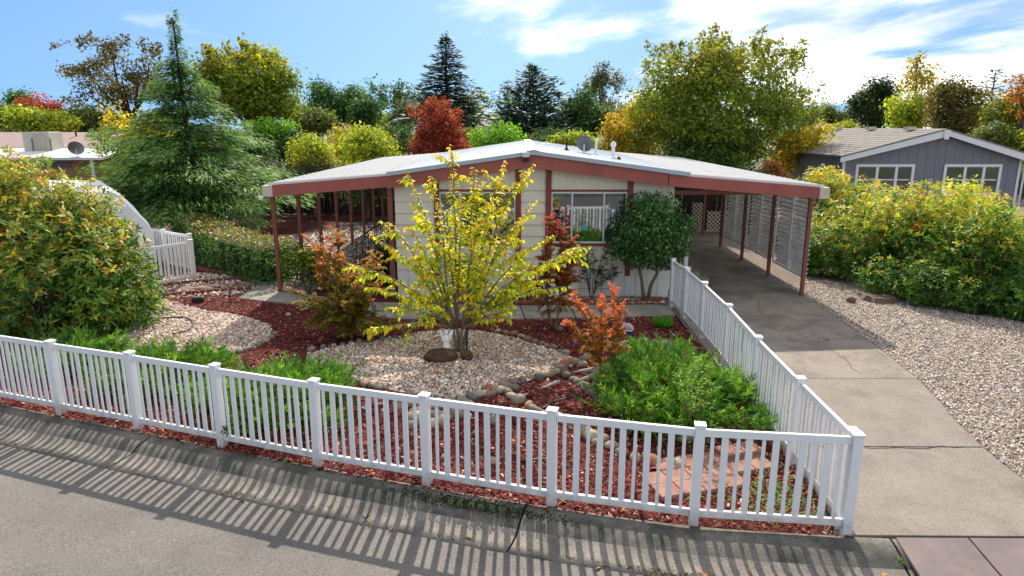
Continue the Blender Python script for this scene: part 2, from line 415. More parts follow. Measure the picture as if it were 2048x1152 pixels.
FENCE = [gp(*p).to_2d() for p in [(123, 828), (278, 858), (446, 892), (637, 930), (855, 968), (1103, 1010), (1386, 1048), (1690, 1068)]]
FENCE = [Vector((-13.0, 11.75)), Vector((-11.5, 11.3)), Vector((-10.0, 10.82)), Vector((-8.53, 10.3))] + FENCE
LINE = [Vector((-30, 14.4)), Vector((-20, 13.2)), Vector((-15, 12.3))] + FENCE + [Vector((5.2, 6.62)), Vector((7.5, 6.66)), Vector((12, 6.9)), Vector((30, 8.0))]
def offs(line, d):
    out = []
    for i, p in enumerate(line):
        t = (line[min(i + 1, len(line) - 1)] - line[max(i - 1, 0)]).normalized()
        out.append(p + Vector((t.y, -t.x)) * d)
    return out
def resample(line, step):
    out = [line[0]]
    for a, b in zip(line, line[1:]):
        n = max(1, int((b - a).length / step))
        out += [a.lerp(b, (i + 1) / n) for i in range(n)]
    return out
# smooth the line a little
def chaikin(l):
    q = [l[0]]
    for a, b in zip(l, l[1:]): q += [a.lerp(b, .25), a.lerp(b, .75)]
    return q + [l[-1]]
CL = chaikin(chaikin(LINE))

# the street: one sheet that starts under the gutter lip and rises to a low crown
def street_mesh():
    me = bpy.data.meshes.new('street'); rows = []
    offsets = [(.86, -.125), (1.25, -.085), (1.7, -.045), (2.3, -.01), (3.2, .02), (5, .03), (9, .0), (16, -.06)]
    V = []; n = len(CL)
    for d, z in offsets: V += [(p.x, p.y, z) for p in offs(CL, d)]
    F = [(r * n + i, (r + 1) * n + i, (r + 1) * n + i + 1, r * n + i + 1) for r in range(len(offsets) - 1) for i in range(n - 1)]
    me.from_pydata(V, [], F)
    bm = bmesh.new(); bm.from_mesh(me)
    for f in bm.faces:
        if f.normal.z < 0: f.normal_flip()
    bm.to_mesh(me); bm.free()
    me.polygons.foreach_set('use_smooth', [True] * len(me.polygons)); me.materials.append(MATS['asphalt'])
    return me
tag(ob('street', street_mesh()), kind='structure')

# rolled kerb and gutter in long cast sections with open joints
PROF = [(.07, -.02, 'c'), (.08, .012, 'c'), (.2, .005, 'c'), (.36, -.03, 'c'), (.47, -.085, 'c'), (.56, -.115, 'g'), (.70, -.122, 'g'), (.875, -.108, 'g'), (.88, -.17, 'g')]
curb = tag(link(bpy.data.objects.new('curb', None)), kind='structure')
joints_x = [-30, -14.6, -9.6, -5.25, .12, 4.02, 9.0, 29.0]
fineCL = resample(CL, .3)
for a, b in zip(joints_x, joints_x[1:]):
    xa, xb = a + .011, b - .011
    fx, fy = [p.x for p in fineCL], [p.y for p in fineCL]
    seg = [Vector((xa, float(np.interp(xa, fx, fy))))] + [p for p in fineCL if xa + .03 < p.x < xb - .03] + [Vector((xb, float(np.interp(xb, fx, fy))))]
    for part, names in (('c', 'curb_section'), ('g', 'gutter_section')):
        prof = [q for q in PROF if q[2] == part]
        if part == 'g': prof = [(.468, -.0853, 'c')] + prof
        V = []; n = len(seg)
        for d, z, _ in prof: V += [(p.x, p.y, z + .004 * math.sin(p.x * 2.1 + d * 9)) for p in offs(seg, d)]
        F = [(r * n + i, (r + 1) * n + i, (r + 1) * n + i + 1, r * n + i + 1) for r in range(len(prof) - 1) for i in range(n - 1)]
        m = MB().add(V, F); me = m.mesh(names, 'curb_concrete' if part == 'c' else 'gutter_concrete', smooth=True)
        bm = bmesh.new(); bm.from_mesh(me); bmesh.ops.recalc_face_normals(bm, faces=bm.faces)
        if sum(f.normal.z for f in bm.faces) < 0: bmesh.ops.reverse_faces(bm, faces=bm.faces)
        bm.to_mesh(me); bm.free()
        ob(names, me, curb)

# the lot: mulch under everything in front of the house
lot = [p for p in offs(CL, .075) if -14 < p.x < 3.75] + [Vector((3.72, 16.5)), Vector((3.72, 17.6)), Vector((-14, 17.6))]
sheet('mulch_bed', lot, 0.0, 'mulch', kind='structure')
sheet('back_yard', [(-40, 17.55), (3.9, 17.55), (3.9, 60), (-40, 60)], -0.008, 'soil', kind='structure')
side_lot = [(3.72, 6.66), (30, 8.0), (60, 20), (60, 60), (3.9, 60), (3.9, 17.55), (3.72, 17.5)]
sheet('side_yard', side_lot, -0.012, 'gravel_bed', kind='structure')
sheet('patio_gravel', [gp(*p).to_2d() for p in [(420, 520), (560, 590), (800, 560), (800, 452), (700, 452), (600, 475), (480, 470)]], .0, 'gravel_bed', kind='structure')

sheet('mulch_strip', [gp(*p).to_2d() for p in [(400, 436), (480, 455), (560, 476), (640, 452), (770, 434), (770, 424), (640, 432), (520, 438)]], .004, 'mulch', kind='structure')
# driveway in cast slabs
drive = tag(link(bpy.data.objects.new('driveway', None)), kind='structure')
def xr(y):
    k = [(6.6, 6.25), (7.85, 6.36), (8.81, 6.45), (9.55, 6.58), (11.2, 7.0), (12.9, 7.22), (14.9, 7.38), (17.5, 7.48), (40, 7.5)]
    for (a, p), (b, q) in zip(k, k[1:]):
        if a <= y <= b: return p + (q - p) * (y - a) / (b - a)
    return k[-1][1]
def xl(y): return 3.58 + min(1, (y - 6.6) / 9.8) * .24
cuts = [6.66, 8.80, 11.45, 15.2, 18.9, 22.6, 26.3, 29.2]
for i, (a, b) in enumerate(zip(cuts, cuts[1:])):
    a2, b2 = a + .009, b - .009; n = 6
    ys = [a2 + (b2 - a2) * j / n for j in range(n + 1)]
    pts = [(xl(y), y) for y in ys] + [(xr(y) + .015 * math.sin(y * 5), y) for y in ys[::-1]]
    MB().prism(pts, -.12, .012 + .003 * (i % 2)).build('slab', 'concrete' if i < 2 else 'old_concrete', drive, bevel=.006)
# cracks in the slabs
def crack(pts, w=.012, z=.0165):
    rng = random.Random(len(pts) * 7 + int(pts[0][0])); q = []
    P = [gp(*p) for p in pts]
    for a, b in zip(P, P[1:]):
        k = max(2, int((b - a).length / .12))
        for j in range(k):
            c = a.lerp(b, j / k); q.append((c.x + rng.uniform(-.03, .03), c.y + rng.uniform(-.03, .03)))
    V = []; 
    for i, (x, y) in enumerate(q):
        d = Vector(q[min(i + 1, len(q) - 1)]) - Vector(q[max(i - 1, 0)]); d.normalize(); ww = w * rng.uniform(.4, 1.1) / 2
        V += [(x - d.y * ww, y + d.x * ww, z), (x + d.y * ww, y - d.x * ww, z)]
    MB().add(V, [(2 * i, 2 * i + 1, 2 * i + 3, 2 * i + 2) for i in range(len(q) - 1)]).build('crack', 'crack', drive)
crack([(1435, 582), (1455, 588), (1490, 597), (1518, 602), (1515, 615), (1528, 632)])
crack([(1585, 640), (1610, 652), (1640, 672), (1655, 685), (1662, 675)])
crack([(1622, 681), (1650, 692), (1660, 700), (1690, 718), (1705, 738), (1730, 756)])
crack([(1655, 678), (1700, 679), (1725, 678)], .007)
crack([(1500, 597), (1470, 600), (1440, 602)], .007)
crack([(1725, 1049 - 152), (1850, 898), (1885, 895), (1950, 899)], .02)

# path, house bed
walk = tag(link(bpy.data.objects.new('path', None)), kind='structure')
near = [gp(*p).to_2d() for p in [(1352, 633), (1050, 640), (800, 640), (690, 628), (600, 612), (475, 598)]]
far = [gp(*p).to_2d() for p in [(1337, 611), (1040, 613), (760, 607), (680, 600), (590, 588), (535, 562)]]
for i in range(5):
    a, b = .004, .004
    n0, n1, f0, f1 = near[i], near[i + 1], far[i], far[i + 1]
    pcs = 3 if i == 0 else (2 if i == 1 else 1)
    for k in range(pcs):
        t0, t1 = k / pcs + .004, (k + 1) / pcs - .004
        MB().prism([n0.lerp(n1, t0), n0.lerp(n1, t1), f0.lerp(f1, t1), f0.lerp(f1, t0)], -.05, .035).build('path_slab', 'walk_concrete', walk, bevel=.006)
bed_house = [Vector((-2.6, 16.62)), Vector((3.68, 16.62)), Vector((3.72, 17.42)), Vector((-3.0, 17.42))]
sheet('house_bed', bed_house, .02, 'gravel_bed', kind='structure')
g1 = smooth_loop([gp(*p).to_2d() for p in [(590, 715), (690, 690), (790, 675), (900, 657), (985, 667), (1040, 680), (1100, 700), (1160, 722), (1125, 745), (1050, 765), (985, 785), (925, 797), (820, 792), (740, 770), (680, 750)]], 1)
g2 = smooth_loop([gp(*p).to_2d() for p in [(150, 700), (250, 590), (320, 597), (400, 622), (480, 632), (535, 648), (548, 665), (520, 690), (440, 712), (330, 735), (220, 720)]], 1)
sheet('white_gravel', g1, .012, 'gravel_bed', kind='structure')
sheet('pink_gravel', g2, .012, 'gravel_bed', kind='structure')

# pebbles, chips: nobody could count them
PEB = [(30, '#d6cdc2'), (22, '#bdac9e'), (16, '#b08f7c'), (10, '#94877f'), (11, '#cfa98c'), (5, '#756a64'), (5, '#b76c4c'), (10, '#e6dfd4')]
def pebbles(name, poly, dens, r, pal, seed, label, z0=.012, cat='gravel', oct_=False, keep=None):
    rng = np.random.default_rng(seed); q = fill(poly, dens, rng)
    if keep is not None: q = q[keep(q)]
    n = len(q); A, B, N = rot_frames(rng, n, .9)
    rr = r * np.exp(rng.normal(0, .28, n))[:, None]
    A = A * rr * rng.uniform(.85, 1.4, (n, 1)); B = B * rr * rng.uniform(.7, 1.05, (n, 1)); N = N * rr * rng.uniform(.5, .8, (n, 1))
    pos = np.column_stack([q, z0 + rr[:, 0] * rng.uniform(.15, .5, n)])
    o = scatter(name, OCT_V if oct_ else PEN_V, OCT_F if oct_ else PEN_F, pos, A, B, N, pick(rng, n, pal, .12), 'pebble', smooth=not oct_)
    return tag(o, label, cat, kind='stuff')
pebbles('gravel', g1, 1250, .020, PEB, 3, 'mixed white and tan gravel round the yellow tree')
pebbles('gravel', g2, 880, .022, [(30, '#d6cbc0'), (24, '#c2aa9c'), (18, '#b58d78'), (9, '#8f8480'), (10, '#cfae94')], 4, 'pale pinkish gravel beside the big leafy shrub')
pebbles('gravel', bed_house, 560, .022, [(30, '#c9b49a'), (24, '#a98a6d'), (14, '#8b6b58'), (12, '#d8ccb8')], 5, 'tan gravel strip along the house wall', .02)
strip = [(xr(y) + .02, y) for y in np.linspace(6.75, 26, 30)] + [(13.5, 22), (13.5, 7.2)]
GR = [(28, '#c9bcb0'), (24, '#b5a699'), (16, '#9c8d82'), (7, '#7e736d'), (12, '#bba392'), (8, '#dcd3c9')]
strip_near = [(xr(y) + .02, y) for y in np.linspace(6.75, 19, 24)] + [(8.9, 19.5), (9.4, 18), (10.1, 16.8), (10.7, 15.7), (11.9, 15.5), (10.3, 7.0)]
pebbles('gravel', strip_near, 1300, .0152, GR, 6, 'grey and white crushed gravel beside the driveway', .0, oct_=True)
pebbles('gravel', [gp(*p).to_2d() for p in [(300, 600), (300, 560), (390, 545), (560, 560), (545, 572), (470, 590)]], 220, .03, PEB, 7, 'gravel strip round the stepping stones by the white gate', .0)
pebbles('gravel', [gp(*p).to_2d() for p in [(420, 520), (560, 590), (800, 560), (800, 452), (700, 452), (600, 475), (480, 470)]], 120, .045, GR, 8, 'grey gravel of the patio behind the brown posts', .0, oct_=True)
_walkpoly = [tuple(p) for p in near] + [tuple(p) for p in far[::-1]]
def mulch_keep(q):
    return ~(in_poly(q, [tuple(p) for p in g1]) | in_poly(q, [tuple(p) for p in g2]) | in_poly(q, _walkpoly) | in_poly(q, [tuple(p) for p in bed_house]))
CHV = [(-1, -.5, -.3), (1, -.35, -.3), (.8, .5, -.3), (-.9, .4, -.3), (-.6, -.1, .5), (.7, .1, .45)]
CHF = [(0, 1, 5, 4), (1, 2, 5), (2, 3, 4, 5), (3, 0, 4)]
def chips(name, poly, dens, size, pal, seed, label, keep):
    rng = np.random.default_rng(seed); q = fill(poly, dens, rng); q = q[keep(q)]; n = len(q)
    A, B, N = rot_frames(rng, n, 1.2); L = size * np.exp(rng.normal(0, .4, (n, 1)))
    pos = np.column_stack([q, rng.uniform(.004, .022, n)])
    o = scatter(name, CHV, CHF, pos, A * L, B * L * rng.uniform(.5, .9, (n, 1)), N * L * .5, pick(rng, n, pal, .25), 'chip')
    return tag(o, label, 'mulch', kind='stuff')
MUL = [(30, '#7a3833'), (26, '#632a29'), (18, '#884840'), (14, '#4a2220'), (9, '#936453'), (5, '#b5a190')]
lot_t = [tuple(p) for p in lot]
front_lot = [p for p in lot_t if p[1] < 14] + [(3.72, 10.4), (-9, 10.4)]
chips('mulch', [(-11, 10.3), (3.7, 10.3), (3.7, 16), (-4.2, 16), (-8.5, 18), (-11, 17)], 350, .026, MUL, 11, 'red wood chip mulch between the gravel beds and the path', mulch_keep)
MUL2 = [(30, '#7a3431'), (24, '#5c2223'), (18, '#8f4a42'), (12, '#461819'), (8, '#a9705c'), (5, '#c0aa98'), (4, '#6c6a3a')]
chips('mulch', [(-11.5, 11.2), (-8.4, 10.15), (-5.6, 9.13), (-2.65, 8.05), (.38, 7.12), (3.6, 6.6), (3.7, 10.3), (-11, 10.3)], 540, .024, MUL2, 12, 'coarse red mulch strewn with dry leaves along the picket fence', mulch_keep)

# ------------------------------------------------------------------ white picket fences
FH = 1.19
JR = random.Random(5)
def vinyl_fence(name, label, pts, group=None, latch=None, caps=True, n_pick=11, posts=None):
    t = thing(name, label, 'fence', (pts[0][0], pts[0][1], 0), group=group)
    o = Vector((pts[0][0], pts[0][1], 0))
    P = [Vector((p[0], p[1], 0)) - o for p in pts]
    pm = MB().box(-.052, .052, -.052, .052, -.1, FH).mesh('post', 'white_vinyl', bevel=.004)
    cm_ = MB().add([(-.062, -.062, 0), (.062, -.062, 0), (.062, .062, 0), (-.062, .062, 0), (-.062, -.062, .022), (.062, -.062, .022), (.062, .062, .022), (-.062, .062, .022), (0, 0, .034)],
                   [(0, 3, 2, 1), (0, 1, 5, 4), (1, 2, 6, 5), (2, 3, 7, 6), (3, 0, 4, 7), (4, 5, 8), (5, 6, 8), (6, 7, 8), (7, 4, 8)]).mesh('post_cap', 'white_vinyl')
    wide = MB().box(-.036, .036, -.011, .011, 0, FH - .28).mesh('picket', 'white_vinyl', bevel=.003)
    slim = MB().box(-.019, .019, -.011, .011, 0, FH - .28).mesh('picket', 'white_vinyl', bevel=.003)
    for i, p in enumerate(P):
        d = P[min(i + 1, len(P) - 1)] - P[max(i - 1, 0)]; a = math.atan2(d.y, d.x)
        po = ob('post', pm, t, p + Vector((0, 0, JR.uniform(-.012, .008))), (JR.gauss(0, .006), JR.gauss(0, .006), a + JR.gauss(0, .02))); ob('post_cap', cm_, po, (0, 0, FH))
    for a, b in zip(P, P[1:]):
        d = b - a; L = d.length; d.normalize(); ang = math.atan2(d.y, d.x); e = .05
        for z, h in ((FH - .075, .085), (.145, .085)):
            MB().box(e, L - e, -.022, .022, -h / 2, h / 2).build('rail', 'white_vinyl', t, bevel=.004, loc=(0, 0, 0)).matrix_local = Matrix.Translation(a + Vector((0, 0, z))) @ Matrix.Rotation(ang, 4, 'Z')
        k = max(5, int(round(n_pick * L / 1.59))); k += 1 - k % 2
        for j in range(k):
            x = e + (L - 2 * e) * (j + .75) / (k + .5)
            ob('picket', slim if j % 2 == 0 else wide, t, a + d * (x + JR.gauss(0, .003)) + Vector((0, 0, .165)), (JR.gauss(0, .004), JR.gauss(0, .005), ang + JR.gauss(0, .02)))
    return t
ff = vinyl_fence('picket_fence', 'long white vinyl picket fence between the curb and the red mulch', FENCE)
SIDE = [gp(u, v, FH).to_2d() for u, v in [(1601, 757), (1518, 674), (1458, 610), (1410, 566), (1375, 537)]]
side_pts = [FENCE[-1] + Vector((0, .0)), ] + SIDE
side_pts[0] = FENCE[-1] + (SIDE[0] - FENCE[-1]).normalized() * .11
vinyl_fence('picket_fence', 'white vinyl picket fence running up along the driveway to the house', side_pts, n_pick=11)
gate = vinyl_fence('fence_gate', 'white vinyl gate with a black latch between driveway and house path', [SIDE[-1] + Vector((-.005, .12)), Vector((3.76, 16.42))], n_pick=15)
gate['category'] = 'gate'
lt = MB(); lt.box(-.10, -.06, .92, 1.02, .86, 1.02); lt.box(-.16, -.1, .95, .98, .92, .96)
lt.build('latch', 'black_metal', gate)
vinyl_fence('picket_fence', 'short white vinyl fence beside the clipped hedge, by the trailer', [gp(270, 450, FH).to_2d(), gp(326, 459, FH).to_2d(), gp(378, 468, FH).to_2d()], n_pick=11)
g2t = vinyl_fence('fence_gate', 'white vinyl gate standing open near the clipped hedge', [gp(281, 494, FH).to_2d(), gp(380, 481, FH).to_2d()], n_pick=12)
g2t['category'] = 'gate'

# grit, dead leaves and moss that gather in the gutter
rng = np.random.default_rng(15); n = 1500; xs = rng.uniform(-9, 4.0, n); keep = rng.random(n) < np.where(xs > 1.2, 1.0, .22); xs = xs[keep]; n = len(xs)
fx, fy = [p.x for p in offs(fineCL, .86)], [p.y for p in offs(fineCL, .86)]
gy = np.interp(xs, fx, fy) + rng.normal(.02, .05, n); A_, B_, N_ = rot_frames(rng, n, 1.5); L_ = .014 * np.exp(rng.normal(0, .5, (n, 1)))
tag(scatter('gutter_debris', CHV, CHF, np.column_stack([xs, gy, np.full(n, -.104)]), A_ * L_, B_ * L_ * .7, N_ * L_ * .4, pick(rng, n, [(30, '#5d5340'), (24, '#6f6a3c'), (18, '#8a7458'), (14, '#3f4428'), (8, '#a98f6a')], .25), 'chip'),
    'line of grit, dead leaves and moss in the gutter', 'debris', kind='stuff')
# rubber ramps bridging the gutter at the driveway
rt = thing('gutter_ramp', 'pair of purplish flat ramp plates bridging the gutter at the driveway foot', 'ramp', (4.05, 6.6, 0))
for k in range(3):
    x0 = .02 + k * .79
    MB().add([(x0, .0, .034), (x0 + .77, .0, .034), (x0 + .70, -1.1, -.055), (x0 - .12 + (.05 if k else 0), -1.1, -.055),
              (x0, .0, -.01), (x0 + .77, .0, -.01), (x0 + .70, -1.1, -.085), (x0 - .12 + (.05 if k else 0), -1.1, -.085)],
             [(0, 1, 2, 3), (4, 7, 6, 5), (0, 3, 7, 4), (1, 5, 6, 2), (3, 2, 6, 7), (0, 4, 5, 1)]).build('plate', 'ramp_rubber', rt, bevel=.004)
# ------------------------------------------------------------------ the house
WY = 17.4; RX, RZ = 0.33, 3.76          # wall plane, ridge
EL, ER, EZ = -3.28, 4.17, 3.24          # eaves of the metal roof
BACK = 31.6
house = thing('manufactured_house', 'single-storey cream house with red trim and low metal gable roof', 'house', (.33, WY, 0))
HO = Vector((.33, WY, 0))
def H(m, name, mat, parent=None, **k):
    m.v = [(x - HO.x, y - HO.y, z - HO.z) for x, y, z in m.v]
    return m.build(name, mat, parent or house, **k)
def roofz(x, d=0.0):
    return (RZ - (RZ - EZ) * (RX - x) / (RX - EL) if x < RX else RZ - (RZ - EZ) * (x - RX) / (ER - RX)) - d
XL, XR = -3.18, 3.88
# wall body
body = MB()
V = [(XL, WY + .02, 0), (XR, WY + .02, 0), (XR, WY + .02, roofz(XR, .12)), (RX, WY + .02, RZ - .12), (XL, WY + .02, roofz(XL, .12))]
V += [(x, BACK - .3, z) for x, y, z in V]
body.add(V, [(0, 1, 6, 5), (1, 2, 7, 6), (2, 3, 8, 7), (3, 4, 9, 8), (4, 0, 5, 9), (5, 6, 7, 8, 9)])
# front wall with window openings
wl0, wl1, wr0, wr1, wz0, wz1 = -2.04, -.11, .80, 2.715, 1.44, 2.73
def front(x0, x1, z0, z1): body.box(x0, x1, WY + .0, WY + .06, z0, z1)
wall = H(body, 'wall', 'cream_panel')
m = MB()
for x0, x1, z0, z1 in [(XL, wl0, 0, 3.12), (wl1, wr0, 0, 3.4), (wr1, XR, 0, 3.06), (wl0, wl1, 0, wz0), (wr0, wr1, 0, wz0), (wl0, wl1, wz1, 3.18), (wr0, wr1, wz1, 3.22)]:
    m.box(x0, x1, WY - .012, WY + .019, z0, z1)
H(m, 'wall_sheathing', 'cream_panel', wall)
# lap boards
for c0, c1, top in [(XL, -2.17, 3.08), (.03, .655, 3.44), (2.86, XR + .02, 3.0)]:
    z = .74
    while z < top:
        h = min(.296, top - z + .05)
        mb = MB().add([(c0, WY - .012, z), (c1, WY - .012, z), (c1, WY - .052, z), (c0, WY - .052, z), (c0, WY - .0125, z + h - .014), (c1, WY - .0125, z + h - .014), (c1, WY - .02, z + h - .014), (c0, WY - .02, z + h - .014)],
                      [(0, 1, 2, 3), (4, 7, 6, 5), (3, 2, 6, 7), (0, 3, 7, 4), (1, 5, 6, 2), (0, 4, 5, 1)])
        H(mb, 'siding_board', 'cream', wall); z += .292
# grooved panels above and below windows
def grooved(x0, x1, z0, f, mat, name, parent, step=.2, y=WY - .012, th=.014):
    x = x0
    while x < x1 - .02:
        e = min(x + step - .012, x1); za = f(x); zb = f(e)
        H(MB().add([(x, y, z0), (e, y, z0), (e, y - th, z0), (x, y - th, z0), (x, y, za), (e, y, zb), (e, y - th, zb), (x, y - th, za)],
                   [(0, 3, 2, 1), (4, 5, 6, 7), (3, 7, 6, 2), (0, 4, 7, 3), (1, 2, 6, 5), (0, 1, 5, 4)]), name, mat, parent)
        x += step
for a, b in ((wl0, wl1), (wr0, wr1)):
    grooved(a, b, 2.79, lambda x: roofz(x, .35), 'cream_panel', 'panel_board', wall)
    grooved(a, b, .74, lambda x: 1.36, 'cream_panel', 'panel_board', wall)
# skirting
sk = H(MB().box(XL - .01, XR + .01, WY - .03, WY - .013, .70, .745), 'skirting', 'skirting')
x = XL
while x < XR - .05:
    H(MB().box(x, min(x + .268, XR), WY - .036, WY - .013, .0, .698), 'skirting_board', 'skirting', sk); x += .282
# red vertical trims
for x0, x1, z0, z1 in [(-2.175, -2.045, .58, 3.2), (-.105, .03, .58, 3.45), (.655, .795, .58, 3.45), (2.72, 2.86, .58, 3.15)]:
    H(MB().box(x0, x1, WY - .085, WY - .0535, z0, z1), 'trim_board', 'trim_red', bevel=.004)
for x0, x1 in ((-2.045, -.105), (.795, 2.72)):
    H(MB().box(x0, x1, WY - .055, WY - .0265, 2.745, 2.80), 'trim_board', 'trim_red', bevel=.003)
    H(MB().box(x0, x1, WY - .06, WY - .0265, 1.36, 1.425), 'trim_board', 'trim_red', bevel=.003)
# windows
def window(x0, x1, mull):
    w = H(MB(), 'window', 'aluminium') if False else None
    fr = MB(); t = .032
    fr.box(x0, x1, WY - .045, WY + .03, wz1 - t, wz1 + .012); fr.box(x0, x1, WY - .045, WY + .03, 1.428, wz0 + t)
    fr.box(x0, x0 + t, WY - .045, WY + .03, wz0 + t, wz1 - t); fr.box(x1 - t, x1, WY - .045, WY + .03, wz0 + t, wz1 - t)
    f = H(fr, 'window', 'aluminium')
    for mx in mull: H(MB().box(mx - .02, mx + .02, WY - .04, WY + .02, wz0 + t, wz1 - t), 'mullion', 'aluminium', f)
    xs = [x0 + t] + [q for mx in mull for q in (mx - .02, mx + .02)] + [x1 - t]
    for k in range(0, len(xs), 2):
        H(MB().box(xs[k], xs[k + 1], WY - .01, WY - .004, wz0 + t, wz1 - t), 'pane', 'glass', f)
    H(MB().box(x0, x1, WY + .9, WY + .92, wz0 - .5, wz1 + .1), 'room_dark_back', 'dark_interior', f)  # near-black back and floor: the room's shade is put into their colour
    H(MB().box(x0, x1, WY + .02, WY + .9, wz0 - .5, wz0 - .48), 'room_dark_floor', 'dark_interior', f)
    # curtains at both sides, in folds
    for a, b in ((x0 + .03, mull[0] - .02), (mull[-1] + .1, x1 - .03)):
        V = []; n = 28
        for j in range(n + 1):
            xx = a + (b - a) * j / n; yy = WY + .09 + .025 * math.sin(j * 1.7)
            V += [(xx, yy, wz0 - .1), (xx, yy, wz1 + .02)]
        H(MB().add(V, [(2 * j, 2 * j + 2, 2 * j + 3, 2 * j + 1) for j in range(n)]), 'curtain', 'curtain', f, smooth=True)
    return f
# the hollow behind the glass: cut the body's front by simply not closing it (the sheathing is the wall)
window(wl0, wl1, [-1.5, -.68])
wr = window(wr0, wr1, [1.33, 2.14])
H(MB().box(1.58, 1.7, WY - .0125, WY - .0105, 1.78, 1.88), 'sticker', 'cyan', wr)
H(MB().box(1.88, 2.08, WY + .05, WY + .2, 1.48, 1.62), 'window_box', 'pot_yellow', wr)
# gable fascia, in two raking boards
FY = 17.06
def fascia(x0, z0, x1, z1, name, mat, parent, depth=.27, th=.045, y=FY):
    return H(MB().add([(x0, y, z0 - depth), (x1, y, z1 - depth), (x1, y, z1), (x0, y, z0), (x0, y + th, z0 - depth), (x1, y + th, z1 - depth), (x1, y + th, z1), (x0, y + th, z0)],
                      [(0, 1, 2, 3), (4, 7, 6, 5), (0, 4, 5, 1), (1, 5, 6, 2), (2, 6, 7, 3), (3, 7, 4, 0)]), name, mat, parent)
fascia(RX - .06, RZ - .085, EL - .02, roofz(EL, .085), 'fascia', 'fascia_red', house, .31)
fascia(RX - .055, RZ - .085, 3.66, roofz(3.66, .085), 'fascia', 'fascia_red', house, .31)
# soffit
H(MB().add([(EL, FY + .05, roofz(EL, .2)), (RX, FY + .05, RZ - .2), (ER, FY + .05, roofz(ER, .2)), (ER, WY + .03, roofz(ER, .2)), (RX, WY + .03, RZ - .2), (EL, WY + .03, roofz(EL, .2))], [(0, 1, 4, 5), (1, 2, 3, 4)]), 'soffit', 'fascia_red')
# roof panels, one sheet after the other, with a raised seam
roof = H(MB().add([(EL + .05, FY + .06, roofz(EL + .05, .04)), (RX, FY + .06, RZ - .045), (ER - .05, FY + .06, roofz(ER - .05, .04)), (ER - .05, BACK, roofz(ER - .05, .04)), (RX, BACK, RZ - .045), (EL + .05, BACK, roofz(EL + .05, .04))], [(0, 1, 4, 5), (1, 2, 3, 4)]), 'roof', 'roof_metal')
y = FY - .04; k = 0
while y < BACK - .1:
    y1 = min(y + .61, BACK)
    for (xa, xb) in ((EL, RX - .02), (RX + .02, ER)):
        za, zb = roofz(xa), roofz(xb); d = .004 if k % 2 else 0.0
        H(MB().add([(xa, y, za - .03), (xb, y, zb - .03), (xb, y, zb + d), (xa, y, za + d), (xa, y + .015, za + .012), (xb, y + .015, zb + .012), (xa, y + .035, za + d), (xb, y + .035, zb + d), (xa, y1 - .004, za + d), (xb, y1 - .004, zb + d), (xa, y1 - .004, za - .03), (xb, y1 - .004, zb - .03)],
                   [(0, 1, 2, 3), (3, 2, 5, 4), (4, 5, 7, 6), (6, 7, 9, 8), (8, 9, 11, 10), (0, 3, 4, 6, 8, 10), (1, 11, 9, 7, 5, 2)]), 'roof_panel', 'roof_metal', roof)
    y = y1; k += 1
# front edge flashing
for xa, xb in ((EL - .02, RX), (RX, ER + .02)):
    za, zb = roofz(max(xa, EL)), roofz(min(xb, ER))
    H(MB().add([(xa, FY - .055, za - .085), (xb, FY - .055, zb - .085), (xb, FY - .055, zb + .014), (xa, FY - .055, za + .014), (xa, FY - .041, za - .085), (xb, FY - .041, zb - .085), (xb, FY - .041, zb + .014), (xa, FY - .041, za + .014)],
               [(0, 1, 2, 3), (4, 7, 6, 5), (0, 4, 5, 1), (1, 5, 6, 2), (2, 6, 7, 3), (3, 7, 4, 0)]), 'roof_edge', 'roof_metal', roof)
m = MB()
for s_ in (-1, 1):
    m.add([(RX, FY - .06, RZ + .035), (RX + s_ * .16, FY - .06, RZ + .012), (RX + s_ * .16, BACK, RZ + .012), (RX, BACK, RZ + .035)], [(0, 1, 2, 3)])
H(m, 'ridge_cap', 'ridge_cap', roof)
# pipes and vents
def pipe(u, vb, Y, h, r, mat, top=None):
    p = fp(u, vb, Y); z = roofz(p.x)
    m = MB().lathe([(r * 2.6, -.02), (r * 2.3, .03), (r * 1.2, .07), (r, .09), (r, h)] + (top or []), 10, (p.x, Y, z))
    H(m, 'roof_pipe', mat, roof)
pipe(1133, 297, 22.5, .38, .03, 'black_metal')
pipe(1192, 300, 22.5, .42, .035, 'white_paint', [(.06, .42), (.06, .5)])
pipe(1226, 309, 20.2, .34, .05, 'white_paint', [(.075, .34), (.085, .42), (.03, .5)])
pipe(1238, 311, 20.1, .07, .025, 'black_metal')
pipe(1092, 285, 27, .1, .07, 'white_paint')
# flood light under the peak
fl = MB().box(RX - .27, RX - .1, FY - .14, FY - .05, RZ - .14, RZ - .02)
lf = H(fl, 'flood_light', 'aluminium'); H(MB().box(RX - .26, RX - .11, FY - .12, FY - .03, RZ - .24, RZ - .145), 'light_head', 'black_metal', lf)
# side lamp at the corner
H(MB().lathe([(.03, -.1), (.11, -.06), (.12, .02), (.05, .1)], 12, (XR + .13, WY + .35, 2.42)), 'wall_lamp', 'lamp_glass')
H(MB().box(XR + .0, XR + .1, WY + .3, WY + .4, 2.38, 2.46), 'lamp_arm', 'white_paint')

